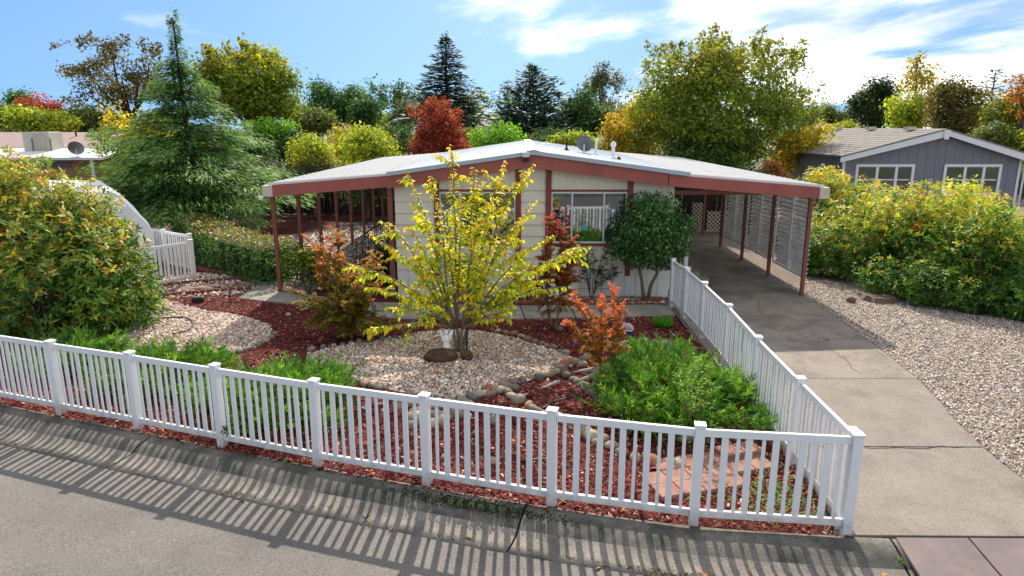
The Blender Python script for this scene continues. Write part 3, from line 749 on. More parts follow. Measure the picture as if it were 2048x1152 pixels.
# satellite dish on the roof
def dish(name, label, loc, r, az, tilt, h, mat='dish_grey'):
    t = thing(name, label, 'satellite dish', loc)
    MB().tube([(0, 0, -.05), (0, 0, h)], .025, 8).build('mast', 'aluminium', t)
    prof = [(.001, 0)] + [(r * k / 8, .22 * r * (k / 8) ** 2) for k in range(1, 9)]
    n = 22; V = []
    for rr, zz in prof: V += [(rr * math.cos(2 * math.pi * j / n), rr * math.sin(2 * math.pi * j / n) * 1.08, zz) for j in range(n)]
    F = [(i * n + j, i * n + (j + 1) % n, (i + 1) * n + (j + 1) % n, (i + 1) * n + j) for i in range(len(prof) - 1) for j in range(n)]
    R = Matrix.Rotation(az, 4, 'Z') @ Matrix.Rotation(tilt, 4, 'X')
    d = MB().add([R @ Vector(v) for v in V], F).build('reflector', mat, t, smooth=True); d.location = (0, 0, h)
    sm = d.modifiers.new('thick', 'SOLIDIFY'); sm.thickness = .02
    a = MB().tube([(0, 0, h), R @ Vector((0, -r * .9, 0)) + Vector((0, 0, h)), R @ Vector((0, -r * .5, r * .9)) + Vector((0, 0, h))], .014, 6)
    a.build('feed_arm', 'black_metal', t)
    c = R @ Vector((0, -r * .5, r * .9)) + Vector((0, 0, h))
    MB().box(c.x - .04, c.x + .04, c.y - .04, c.y + .04, c.z - .06, c.z + .06).build('receiver', 'dish_grey', t)
    return t
p = fp(1168, 299, 22.0)
dish('satellite_dish', 'dark grey satellite dish standing on the metal roof beside the pipes', (p.x, 22.0, roofz(p.x)), .27, math.radians(160), math.radians(62), .27)

# ------------------------------------------------------------------ carport on the right, awning on the left
def awning(name, label, cat, x_in, z_in, x_out, z_out, y_end, beige_out):
    t = thing(name, label, cat, (x_out, 17.5, 0))
    o = Vector((x_out, 17.5, 0))
    def A(m, nm, mat, parent=None, **k):
        m.v = [(a - o.x, b - o.y, c - o.z) for a, b, c in m.v]
        return m.build(nm, mat, parent or t, **k)
    s_ = 1 if x_out > x_in else -1
    xe = x_out - s_ * .25
    def fz(x): return z_in + (z_out - z_in) * (x - x_in) / (x_out - x_in)
    def rake(x0, x1, nm, mat, y, th, dep, dz=0, parent=None):
        z0, z1 = fz(x0) + dz, fz(x1) + dz
        return A(MB().add([(x0, y, z0 - dep), (x1, y, z1 - dep), (x1, y, z1), (x0, y, z0), (x0, y + th, z0 - dep), (x1, y + th, z1 - dep), (x1, y + th, z1), (x0, y + th, z0)],
                          [(0, 1, 2, 3), (4, 7, 6, 5), (0, 4, 5, 1), (1, 5, 6, 2), (2, 6, 7, 3), (3, 7, 4, 0)]), nm, mat, parent)
    rake(x_in, xe, 'fascia', 'fascia_red', FY - .004, .05, .28, -.03)
    # gutter along the outer side, its beige end in front
    gz = z_out - .03
    A(MB().box(min(xe, x_out), max(xe, x_out), FY - .03, FY + .25, gz - .27, gz + .01), 'gutter_end', 'beige_cap', bevel=.01)
    A(MB().box(min(xe + s_ * .1, x_out), max(xe + s_ * .1, x_out), FY + .252, y_end, gz - .16, gz - .02), 'gutter', 'beige_cap')
    # roof in ribbed sheets
    y = FY + .05; rp = None
    while y < y_end - .05:
        y1 = min(y + .41, y_end); za, zb = fz(x_in), fz(xe + s_ * .12); xo = xe + s_ * .12; V = []
        prof = [(0, -.02), (0, .05), (.05, .05), (.07, .012), (y1 - y - .006, .012), (y1 - y - .006, -.02)]
        V = [(x_in, y + a, za + b - .02) for a, b in prof] + [(xo, y + a, zb + b - .02) for a, b in prof]; n = len(prof)
        F = [(i, i + 1, n + i + 1, n + i) for i in range(n - 1)] + [tuple(range(n))[::-1], tuple(range(n, 2 * n)), (n - 1, 0, n, 2 * n - 1)]
        A(MB().add(V, F), 'roof_panel', 'roof_white'); y = y1
    return t, A, fz
cp, CA, cfz = awning('carport', 'open carport with red fascia, ribbed white roof and louvred side beside the house', 'carport', 3.68, 3.22, 7.66, 2.9, 33.0, True)
for k in range(7):
    y = 17.55 + 2.5 * k
    CA(MB().box(7.38, 7.47, y - .045, y + .045, 0, 2.63), 'post', 'post_red', bevel=.005)
    if k < 6: pass
CA(MB().box(7.375, 7.475, 17.51, 33, 2.63, 2.78), 'beam', 'post_red')
for k in range(6):
    CA(MB().box(3.9, 7.37, 17.55 + 2.5 * k - .03, 17.55 + 2.5 * k + .03, 2.66, 2.77), 'rafter', 'post_red')
# louvred screens hung outside the posts
for k in range(3):
    y0, y1 = 17.62 + 2.5 * k, 17.48 + 2.5 * (k + 1)
    pn = CA(MB().box(7.49, 7.52, y0 + .06, y1, .44, .485), 'louvre_panel', 'white_paint')
    for f in (0, .5, 1):
        yy = y0 + .08 + (y1 - y0 - .12) * f
        CA(MB().box(7.48, 7.515, yy - .027, yy + .027, .486, 2.6), 'louvre_frame', 'white_paint', pn)
        # the little brackets that carry each slat
    n = 17
    for j in range(n):
        z = .53 + (2.52 - .53) * j / (n - 1)
        for f0, f1 in ((0, .5), (.5, 1)):
            ya, yb = y0 + .1 + (y1 - y0 - .12) * f0, y0 + .06 + (y1 - y0 - .12) * f1
            CA(MB().add([(7.52, ya, z - .03), (7.52, yb, z - .03), (7.61, yb, z + .055), (7.61, ya, z + .055), (7.525, ya, z - .035), (7.525, yb, z - .035), (7.616, yb, z + .05), (7.616, ya, z + .05)],
                        [(0, 1, 2, 3), (4, 7, 6, 5), (0, 4, 5, 1), (1, 5, 6, 2), (2, 6, 7, 3), (3, 7, 4, 0)]), 'slat', 'louvre', pn)
pa, PA, pfz = awning('patio_awning', 'patio awning with red fascia, ribbed white roof and thin brown posts', 'awning', -3.30, 3.19, -6.42, 2.94, BACK, True)
for k in range(8):
    y = 17.7 + 2.03 * k
    PA(MB().box(-6.46, -6.36, y - .04, y + .04, 0, 2.66), 'post', 'post_red', bevel=.005)
PA(MB().box(-6.455, -6.365, 17.5, BACK, 2.66, 2.79), 'beam', 'post_red')
PA(MB().box(-3.36, -3.24, 17.3, 17.42, 0, 3.0), 'post', 'post_red', bevel=.005)
PA(MB().box(-6.58, -6.46, 17.16, 17.24, 2.56, 2.64), 'lamp_bracket', 'white_paint')

# steps and rails on the patio
st = thing('patio_steps', 'porch steps with black metal railing beside the left house wall', 'steps', (-4.2, 22, 0))
for k in range(4): MB().box(-.9 + .3 * k, .98, -.6, .6, .18 * k, .18 * (k + 1)).build('step', 'walk_concrete', st)
for s_ in (-.62, .62):
    m = MB(); m.bar((-1.0, s_, .85), (.1, s_, 1.55), .03, .03); m.bar((.1, s_, 1.55), (1.0, s_, 1.55), .03, .03); m.build('handrail', 'black_metal', st)
    for j in range(11):
        x = -1 + j * .2; zt = .85 + min(x + 1, 1.1) * .636; zb = max(0, .18 * min(4, int((x + .9) / .3 + 1)))
        MB().box(x - .01, x + .01, s_ - .01, s_ + .01, zb if x > -.9 else 0, zt).build('baluster', 'black_metal', st)

# porch on the carport side
pt = thing('side_porch', 'small beige side porch with white posts under the carport', 'porch', (4.25, 18.6, 0))
MB().box(-.33, .3, -.45, 1.6, .0, .62).build('deck', 'cream_panel', pt)
for x, y in ((.25, -.4), (.25, 1.5)): MB().box(x - .045, x + .045, y - .045, y + .045, .62, 1.72).build('post', 'white_paint', pt)
m = MB(); m.bar((.25, -.4, 1.68), (.25, 1.5, 1.68), .06, .05); m.bar((.25, -.4, 1.0), (.25, 1.5, 1.0), .04, .04); m.build('handrail', 'white_paint', pt)
for j in range(9): MB().box(.235, .265, -.25 + .2 * j, -.23 + .2 * j, 1.0, 1.66).build('baluster', 'white_paint', pt)
for k in range(3): MB().box(.32 + .26 * k, .56 + .26 * k, .2, 1.3, 0, .56 - .18 * k).build('step', 'walk_concrete', pt)
MB().box(-.28, .28, -.4, .3, 1.2, 2.35).build('screen_panel', 'beige_cap', pt) if False else None

# white lattice at the back of the carport
def lattice(x0, x1, y, z0, z1, label):
    t = thing('lattice_panel', label, 'lattice', (x0, y, 0)); w, h = x1 - x0, z1 - z0; s_ = .17; th = .016
    for d in (1, -1):
        k = -int(h / s_) - 1
        while k * s_ < w:
            xa, xb = k * s_, k * s_ + h
            za, zb = (z0, z1) if d == 1 else (z1, z0)
            ta, tb = max(0, (0 - xa) / (xb - xa)), min(1, (w - xa) / (xb - xa))
            if tb - ta > .02:
                a = (xa + (xb - xa) * ta, 0 if d == 1 else .014, za + (zb - za) * ta); b = (xa + (xb - xa) * tb, 0 if d == 1 else .014, za + (zb - za) * tb)
                MB().bar(a, b, .012, .035, up=(0, 1, 0.001)).build('lath', 'white_paint', t) if False else MB().bar(a, b, .035, .012, up=(0, 1, 0)).build('lath', 'beige_cap', t)
            k += 1
    return t
lattice(7.1, 7.55, 28.2, .1, 1.3, 'tall narrow white lattice strip at the dark end of the carport')
lattice(7.75, 8.9, 28.2, .1, .95, 'wide low white lattice panel at the dark end of the carport')
MB().box(5.82, 5.92, 29.02, 29.12, 0, 2.6)
# dark board fences behind
def board_fence(name, label, a, b, h, step=.19):
    a, b = Vector((*a, 0)), Vector((*b, 0)); d = b - a; L = d.length; ang = math.atan2(d.y, d.x)
    t = thing(name, label, 'fence', a, ang); me = MB().box(0, step - .012, -.012, .012, 0, h).mesh('board', 'dark_wood')
    for i in range(int(L / step)): ob('board', me, t, (i * step, .006 * (i % 2), .02 * math.sin(i * 2.3)))
    for z in (.35, h - .3): MB().box(0, L, .02, .07, z, z + .09).build('rail', 'dark_wood', t)
    return t
board_fence('board_fence', 'dark weathered board fence behind the patio gravel and oleanders', (-24, 36.5), (-1.5, 33.2), 1.75)
board_fence('board_fence', 'dark board fence closing the back of the carport', (3.9, 29.4), (10.5, 29.4), 2.0)

# ------------------------------------------------------------------ neighbours
# grey house on the right
gt = thing('neighbour_house', 'grey neighbouring house with white trim and brown shingle roof', 'house', (18.3, 31, 0))
def GQ(x, y, z): return (x, y, z)
gxl, gxr, gz, gap = -3.95, 3.95, 3.05, 4.2
gw = MB().add([(gxl, 0, 0), (gxr, 0, 0), (gxr, 0, gz), (0.25, 0, gap - .1), (gxl, 0, gz), (gxl, 10, 0), (gxr, 10, 0), (gxr, 10, gz), (.25, 10, gap - .1), (gxl, 10, gz)],
              [(0, 1, 2, 3, 4), (5, 9, 8, 7, 6), (0, 5, 6, 1), (1, 6, 7, 2), (4, 3, 8, 9), (3, 2, 7, 8), (0, 4, 9, 5)]).build('wall', 'grey_siding', gt)
x = gxl
while x < gxr:
    zt = gz + (gap - .1 - gz) * (1 - abs(x + .15 - .25) / (4.2)); MB().box(x + .008, min(x + .4, gxr), -.014, -.001, 0, zt - .05).build('siding_panel', 'grey_siding', gw); x += .408
for xa, za, xb, zb in ((gxl - .25, gz - .02, .25, gap), (.25, gap, gxr + .45, gz - .03)):
    MB().add([(xa, -.35, za - .22), (xb, -.35, zb - .3), (xb, -.35, zb), (xa, -.35, za), (xa, -.3, za - .22), (xb, -.3, zb - .3), (xb, -.3, zb), (xa, -.3, za)],
             [(0, 1, 2, 3), (4, 7, 6, 5), (0, 4, 5, 1), (1, 5, 6, 2), (2, 6, 7, 3), (3, 7, 4, 0)]).build('fascia', 'white_trim', gt)
    gr = MB().add([(xa, -.37, za + .005), (xb, -.37, zb + .005), (xb, 10.3, zb + .005), (xa, 10.3, za + .005), (xa, -.37, za + .05), (xb, -.37, zb + .05), (xb, 10.3, zb + .05), (xa, 10.3, za + .05)],
             [(0, 3, 2, 1), (4, 5, 6, 7), (0, 1, 5, 4), (1, 2, 6, 5), (2, 3, 7, 6), (3, 0, 4, 7)]).build('roof', 'shingle', gt)
    nrow = 14
    for r in range(nrow):
        t0, t1 = r / nrow, (r + 1.08) / nrow
        if xa > 0: pa_, pb_ = (xb, zb), (xa, za)
        else: pa_, pb_ = (xa, za), (xb, zb)
        q0 = (pa_[0] + (pb_[0] - pa_[0]) * t0, pa_[1] + (pb_[1] - pa_[1]) * t0); q1 = (pa_[0] + (pb_[0] - pa_[0]) * min(1, t1), pa_[1] + (pb_[1] - pa_[1]) * min(1, t1))
        MB().add([(q0[0], -.36, q0[1] + .052), (q0[0], 10.2, q0[1] + .052), (q1[0], 10.2, q1[1] + .056), (q1[0], -.36, q1[1] + .056), (q0[0], -.36, q0[1] + .072), (q0[0], 10.2, q0[1] + .072), (q1[0], 10.2, q1[1] + .058), (q1[0], -.36, q1[1] + .058)],
                 [(0, 1, 2, 3), (4, 7, 6, 5), (0, 4, 5, 1), (3, 2, 6, 7), (0, 3, 7, 4), (1, 5, 6, 2)]).build('shingle_course', 'shingle', gr)
for yy in (1.6, 5.2, 9): MB().box(-.35, .0, yy, yy + .45, gap - .02, gap + .14).build('roof_vent', 'beige_cap', gt)
MB().add([(.15, -.4, gap - .4), (.35, -.4, gap - .4), (.38, -.4, gap), (.12, -.4, gap), (.15, -.36, gap - .4), (.35, -.36, gap - .4), (.38, -.36, gap), (.12, -.36, gap)], [(0, 1, 2, 3), (4, 7, 6, 5), (0, 4, 5, 1), (1, 5, 6, 2), (2, 6, 7, 3), (3, 7, 4, 0)]).build('peak_trim', 'white_trim', gt)
for x in (gxl + .02, gxr - .1): MB().box(x - .02, x + .1, -.03, .0, 0, gz - .1).build('corner_trim', 'white_trim', gt)
MB().tube([(gxr + .1, -.1, 0), (gxr + .1, -.1, gz - .15)], .045, 8).build('downspout', 'white_trim', gt)
for x0, x1 in ((-3.35, -.75), (.55, 3.1)):
    z0, z1 = 1.35, 2.72; f = MB(); t = .12
    f.box(x0, x1, -.06, -.015, z1 - t, z1); f.box(x0, x1, -.06, -.015, z0, z0 + t); f.box(x0, x0 + t, -.06, -.015, z0 + t, z1 - t); f.box(x1 - t, x1, -.06, -.015, z0 + t, z1 - t)
    w = f.build('window', 'white_trim', gt)
    a = x0 + t; widths = [.36, .36, .28]; tot = x1 - x0 - 2 * t
    for q, ww in enumerate(widths):
        b = a + tot * ww
        if q < 2: MB().box(b - .07, b + .05, -.055, -.016, z0 + t, z1 - t).build('mullion', 'white_trim', w)
        MB().box(a + .03, b - .07, -.05, -.016, (z0 + z1) / 2 - .025, (z0 + z1) / 2 + .025).build('sash_bar', 'white_trim', w)
        MB().box(a + .02, b - .03, -.028, -.022, z0 + t, z1 - t).build('pane', 'glass', w)
        MB().box(a + .02, b - .03, -.0195, -.0165, z0 + t, z1 - t).build('dark_backing', 'dark_interior', w)  # near-black sheet behind the pane, the unlit room painted as colour
        for j in range(14):
            z = z1 - t - .04 - j * .04
            MB().box(a + .04, b - .06, -.0215, -.02, z, z + .017).build('blind_slat', 'curtain' if not (x0 < 0 and q == 0) else 'white_trim', w)
        a = b

# house on the left behind the shrub
lt_ = thing('neighbour_house', 'tan neighbouring house with flat white roof edge behind the big shrub', 'house', (-27.5, 34.5, 0))
lw = MB().box(-9, 6.4, 0, 9, 0, 2.75).build('wall', 'tan_siding', lt_)
for j in range(16): MB().box(3.0 + .21 * j, 3.2 + .21 * j, -.03, -.001, .1, 2.2).build('siding_board', 'tan_siding', lw)
MB().box(4.0, 5.0, -.05, -.002, 2.35, 2.6).build('vent_window', 'dish_grey', lt_)
MB().add([(-9.3, -.6, 2.86), (6.9, -.6, 2.86), (6.9, 2.6, 3.22), (-9.3, 2.6, 3.22), (-9.3, -.6, 2.74), (6.9, -.6, 2.74), (6.9, 2.6, 3.1), (-9.3, 2.6, 3.1)],
         [(0, 1, 2, 3), (4, 7, 6, 5), (0, 4, 5, 1), (1, 5, 6, 2), (2, 6, 7, 3), (3, 7, 4, 0)]).build('porch_roof', 'roof_white', lt_)
MB().add([(-9.3, 2.6, 3.24), (6.9, 2.6, 3.24), (6.9, 6.5, 4.02), (-9.3, 6.5, 4.02), (-9.3, 10, 3.3), (6.9, 10, 3.3), (-9.3, 2.6, 3.1), (6.9, 2.6, 3.1)],
         [(0, 1, 2, 3), (3, 2, 5, 4), (6, 7, 1, 0)]).build('roof', 'pink_shingle', lt_)
MB().box(6.3, 6.42, -.55, -.45, 0, 2.74).build('porch_post', 'white_trim', lt_)
for x, yy in ((2.0, 5.4), (5.2, 5.0)): MB().lathe([(.07, 0), (.05, .1), (.05, .35), (.09, .4)], 8, (x, yy, 3.7)).build('roof_pipe', 'lava_rock', lt_)
ct = thing('evaporative_cooler', 'beige slatted evaporative cooler box on the white roof edge', 'cooler', (-25.1, 36.6, 3.05))
MB().box(-.78, .62, -.55, .55, .0, 1.02).build('housing', 'cooler_beige', ct, bevel=.02)
for j in range(9): MB().box(-.2 + .085 * j, -.15 + .085 * j, -.57, -.552, .1, .92).build('grille_slat', 'cooler_beige', ct)
for x in (-.3, .66): MB().box(x, x + .05, -.6, -.555, -.02, .7).build('strap', 'dish_grey', ct)
bt = thing('rooftop_box', 'rusty tan square box on the pinkish roof ridge', 'box', (-23.6, 42.0, 3.75))
MB().box(-.55, .55, -.5, .5, 0, 1.0).build('housing', 'rust_box', bt, bevel=.02)
for j in range(3): MB().box(-.45 + .33 * j, -.2 + .33 * j, -.52, -.502, .12, .88).build('panel', 'rust_box', bt)
dish('satellite_dish', 'large grey satellite dish on the white roof edge of the tan house', (-21.9, 34.1, 2.85), .36, math.radians(205), math.radians(58), .42)

# white trailer with a sloping shoulder
tr = thing('trailer', 'white trailer with sloping front shoulder half hidden by the big shrub', 'trailer', (-12.1, 18.9, 0), .62)
prof = [(-1.2, .3), (1.55, .3), (1.62, .5), (1.62, 1.3), (1.5, 1.62), (.85, 2.5), (.75, 2.56), (-1.2, 2.65)]
n = len(prof)
MB().add([(x, 0, z) for x, z in prof] + [(x, 5.0, z) for x, z in prof], [tuple(range(n))[::-1], tuple(range(n, 2 * n))] + [(i, (i + 1) % n, n + (i + 1) % n, n + i) for i in range(n)]).build('shell', 'trailer_white', tr, bevel=.05)
for yy in (1.7, 3.3): MB().lathe([(.32, -.1), (.34, -.06), (.34, .06), (.32, .1)], 16).build('wheel', 'hose_black', tr).matrix_local = Matrix.Translation((1.5, yy, .34)) @ Matrix.Rotation(math.pi / 2, 4, 'Y')
MB().tube([(.86, .3, 2.5), (1.2, .3, 2.07), (1.64, .3, 1.3), (1.64, .3, .5)], .012, 6).build('seam', 'aluminium', tr)
# ------------------------------------------------------------------ foliage
LEAF_V = [(0, 0, 0), (.42, .5, .12), (1, 0, -.1), (.42, -.5, .12)]
LEAF_F = [(0, 3, 2), (0, 2, 1)]
NEED_V = [(0, 0, 0), (.35, .5, 0), (1, 0, -.05), (.35, -.5, 0)]
def leaf_part(name, pos, ax, nr, L, Wd, cols, mat, parent, tv=LEAF_V, tf=LEAF_F):
    ax = unit(ax); B = unit(np.cross(nr, ax)); N = np.cross(ax, B)
    L = np.asarray(L).reshape(-1, 1); Wd = np.asarray(Wd).reshape(-1, 1)
    return scatter(name, tv, tf, pos, ax * L, B * Wd, N * Wd, cols, mat, parent)
def limb(m, a, b, r0, r1, bend=.15, n=5, rng=random, sides=6, droop=0.0):
    a, b = Vector(a), Vector(b); L = (b - a).length; pts = []; rad = []
    off = Vector((rng.uniform(-1, 1), rng.uniform(-1, 1), rng.uniform(-.3, .6))) * bend * L
    for i in range(n + 1):
        t = i / n; pts.append(a.lerp(b, t) + off * (4 * t * (1 - t)) * .5 + Vector((0, 0, -droop * L * t * t))); rad.append(r0 + (r1 - r0) * t)
    m.tube(pts, rad, sides); return pts
def tree(name, label, cat, base, h, rx, ry, z0, n, leaf, pal, seed, group=None, lobes=16, lr=(.3, .48), trunk=None, bark='bark', mat='leaf', wide=.6, shoots=0,
         pal_top=None, top_from=.6, tip=.0, sparse=0.0, taper=0.0, stems=1, flat_top=0.0, kind_crown='crown', droop=.3, inner=.0):
    """trunk + limbs and a crown of many leaves gathered in uneven lobes between z0 and h"""
    rng = np.random.default_rng(seed); pr = random.Random(seed)
    t = thing(name, label, cat, base, group=group)
    zc, rz = (z0 + h) / 2, (h - z0) / 2
    C = []; R = []
    k = 0
    while len(C) < lobes and k < 4000:
        k += 1
        p = rng.uniform(-1, 1, 3)
        if np.linalg.norm(p) > 1 or np.linalg.norm(p) < inner: continue
        f = 1 - taper * max(0, p[2])
        r = rng.uniform(*lr)
        q = p * (1 - r * .75)
        C.append((q[0] * rx * f, q[1] * ry * f, zc + q[2] * rz)); R.append(r)
    C = np.array(C); R = np.array(R)
    w = R ** 2; nc = max(40, n // 16); lc = rng.choice(len(C), nc, p=w / w.sum())
    dc = unit(rng.normal(size=(nc, 3)) + [0, 0, .15]); rr = R[lc] * (1 - .6 * rng.random(nc) ** 2.0) * np.where(rng.random(nc) < .12, 1.28, 1)
    sc = np.array([rx, ry, rz])
    cp = C[lc] + dc * rr[:, None] * sc
    ci = rng.integers(0, nc, n); li = lc[ci]
    off = rng.normal(0, 1, (n, 3)) * leaf * np.array([1.35, 1.35, .95]); d = unit(dc[ci] * .9 + off / leaf * .35)
    ctone = 1 + rng.normal(0, .12, nc)
    pos = cp[ci] + off
    if shoots:
        ns = max(1, int(n * .09)); sp = []; sl = []
        for _ in range(shoots):
            a = rng.uniform(0, 6.283); q = math.sqrt(rng.random()) * .8
            sp.append((math.cos(a) * q * rx, math.sin(a) * q * ry, zc + rz * math.sqrt(max(0, 1 - q * q)) * .8)); sl.append((math.cos(a) * q * .5 + rng.normal(0, .15), math.sin(a) * q * .5, 1.0, rng.uniform(.06, .17) * (h - z0)))
        sp = np.array(sp); sl = np.array(sl); k_ = rng.integers(0, shoots, ns); tt_ = rng.random(ns) ** .8
        pos[:ns] = sp[k_] + sl[k_][:, :3] * (sl[k_][:, 3] * tt_)[:, None] + rng.normal(0, 1, (ns, 3)) * (leaf * (1.5 - 1.1 * tt_))[:, None]
    pos[:, 2] = np.maximum(pos[:, 2], leaf * .5)
    if sparse:
        keep = np.array([noise.noise(Vector(p) * (2.2 / max(rx, .5))) > sparse - .5 for p in pos.tolist()])
        pos, d, li, ci = pos[keep], d[keep], li[keep], ci[keep]; n = len(pos)
    nr = unit(d + rng.normal(0, .55, (n, 3)) + np.array([0, 0, .35]))
    ax = unit(np.cross(nr, rng.normal(size=(n, 3))) + np.array([0, 0, -droop]) + d * .35)
    L = leaf * np.exp(rng.normal(0, .25, n))
    lobe_tone = 1 + rng.normal(0, .13, len(C))
    cols = pick(rng, n, pal) * (lobe_tone[li] * ctone[ci])[:, None]
    if pal_top is not None:
        f = (pos[:, 2] - z0) / (h - z0) + rng.normal(0, .13, n) + .25 * (np.linalg.norm((pos - [0, 0, zc]) / sc, axis=1) - .8)
        cols = np.where((f > top_from)[:, None], pick(rng, n, pal_top) * lobe_tone[li][:, None], cols)
    leaf_part(kind_crown, pos, ax, nr, L, L * wide, cols, mat, t)
    tr_ = trunk if trunk else max(.04, h * .022)
    m = MB()
    order = sorted(range(len(C)), key=lambda i: -R[i])[:10]
    for s_ in range(stems):
        a = (pr.uniform(-1, 1) * tr_ * 1.2 * (stems > 1), pr.uniform(-1, 1) * tr_ * 1.2 * (stems > 1), -.05)
        top = Vector((pr.uniform(-.12, .12) * rx + a[0] * 2, pr.uniform(-.12, .12) * ry + a[1] * 2, max(z0 + rz * .25, .15)))
        limb(m, a, top, tr_ / math.sqrt(stems), tr_ * .7 / math.sqrt(stems), .08, 5, pr, 8)
        for i in order[s_::stems]:
            limb(m, top - Vector((0, 0, pr.uniform(0, .3) * (top.z))), C[i], tr_ * .42, tr_ * .08, .12, 5, pr, 5)
            for _ in range(2):
                e = Vector(C[i]) + Vector(unit(rng.normal(size=(1, 3)))[0] * R[i] * sc * .85)
                limb(m, C[i], e, tr_ * .1, tr_ * .03, .1, 3, pr, 4)
    m.build('trunk', bark, t, smooth=True)
    return t
def conifer(name, label, base, h, r, pal, seed, levels=34, per=9, sprays=16, droop=.25, up=.0, spray=.35, fan=.16, hang=0.0, tips=None, ruff=.3, spire=1.0, taper=.75, z0=.06, irregular=.2, mat='needle', group=None, lead=.12, tipcol=None, wide=.42):
    """straight trunk with whorls of boughs; every bough carries flat sprays of needles"""
    rng = np.random.default_rng(seed); t = thing(name, label, 'tree', base, group=group); m = MB()
    m.tube([(0, 0, 0), (.02 * r, 0, h * .5), (0, 0, h * .98)], [h * .022, h * .013, h * .003], 7)
    P = []; AX = []; NR = []; LL = []; TS = []
    for l in range(levels):
        f = l / (levels - 1); z = h * (z0 + (1 - z0 - .01) * f)
        rad = r * (1 - f) ** taper * (1 - .35 * max(0, .12 - f) / .12) + .04 * r
        rad *= 1 - (1 - spire) * min(1, max(0, (f - .62) / .15))
        nb = max(4, int(per * (1 - .45 * f)))
        if spire < 1 and f > .76: nb = 5
        a0 = rng.uniform(0, 6.28)
        for b in range(nb):
            a = a0 + 6.283 * (b + rng.uniform(-.3, .3)) / nb; L = rad * (1 + rng.normal(0, irregular)); L = max(L, .05 * r)
            dx, dy = math.cos(a), math.sin(a); zz = z + rng.normal(0, h * .008)
            ns = max(3, int(sprays * (.35 + .65 * L / r)))
            if spire < 1 and f > .76: ns = max(5, int(ns * .3))
            ts = np.sqrt(rng.random(ns)) if L > .3 * r else rng.random(ns)
            rise = up * (1 - f) + lead * f * 2
            pz = zz + L * (rise * ts - droop * ts ** 2)
            side = rng.normal(0, fan, ns) * L * (.35 + ts * .4)
            P.append(np.column_stack([dx * L * ts - dy * side, dy * L * ts + dx * side, pz + rng.normal(0, .03 * r, ns)]))
            sg = np.sign(side) * rng.uniform(.2, .9, ns)
            AX.append(np.column_stack([dx - dy * sg, dy + dx * sg, rise - 2 * droop * ts - hang * rng.random(ns) + rng.normal(0, .2, ns)]))
            TS.append(ts * L / rad)
            NR.append(np.column_stack([rng.normal(0, ruff, ns), rng.normal(0, ruff, ns), np.ones(ns)]))
            LL.append(np.full(ns, spray * (.55 + .45 * (1 - f))) * np.exp(rng.normal(0, .25, ns)))
            if L > .25 * r and b % 2 == 0:
                m.tube([(0, 0, zz), (dx * L * .5, dy * L * .5, zz + L * (rise * .5 - droop * .25)), (dx * L * .95, dy * L * .95, zz + L * (rise - droop) * .95)], [h * .005, h * .003, h * .001], 4, False)
    P = np.vstack(P); AX = np.vstack(AX); NR = np.vstack(NR); LL = np.concatenate(LL); n = len(P)
    cols = pick(rng, n, pal, .2)
    if tips: cols = np.where(((np.concatenate(TS) + rng.normal(0, .12, n)) > .86)[:, None], pick(rng, n, tips, .2), cols)
    leaf_part('crown', P, AX, NR, LL, LL * wide, cols, mat, t, NEED_V)
    m.build('trunk', 'dark_bark', t, smooth=True)
    return t
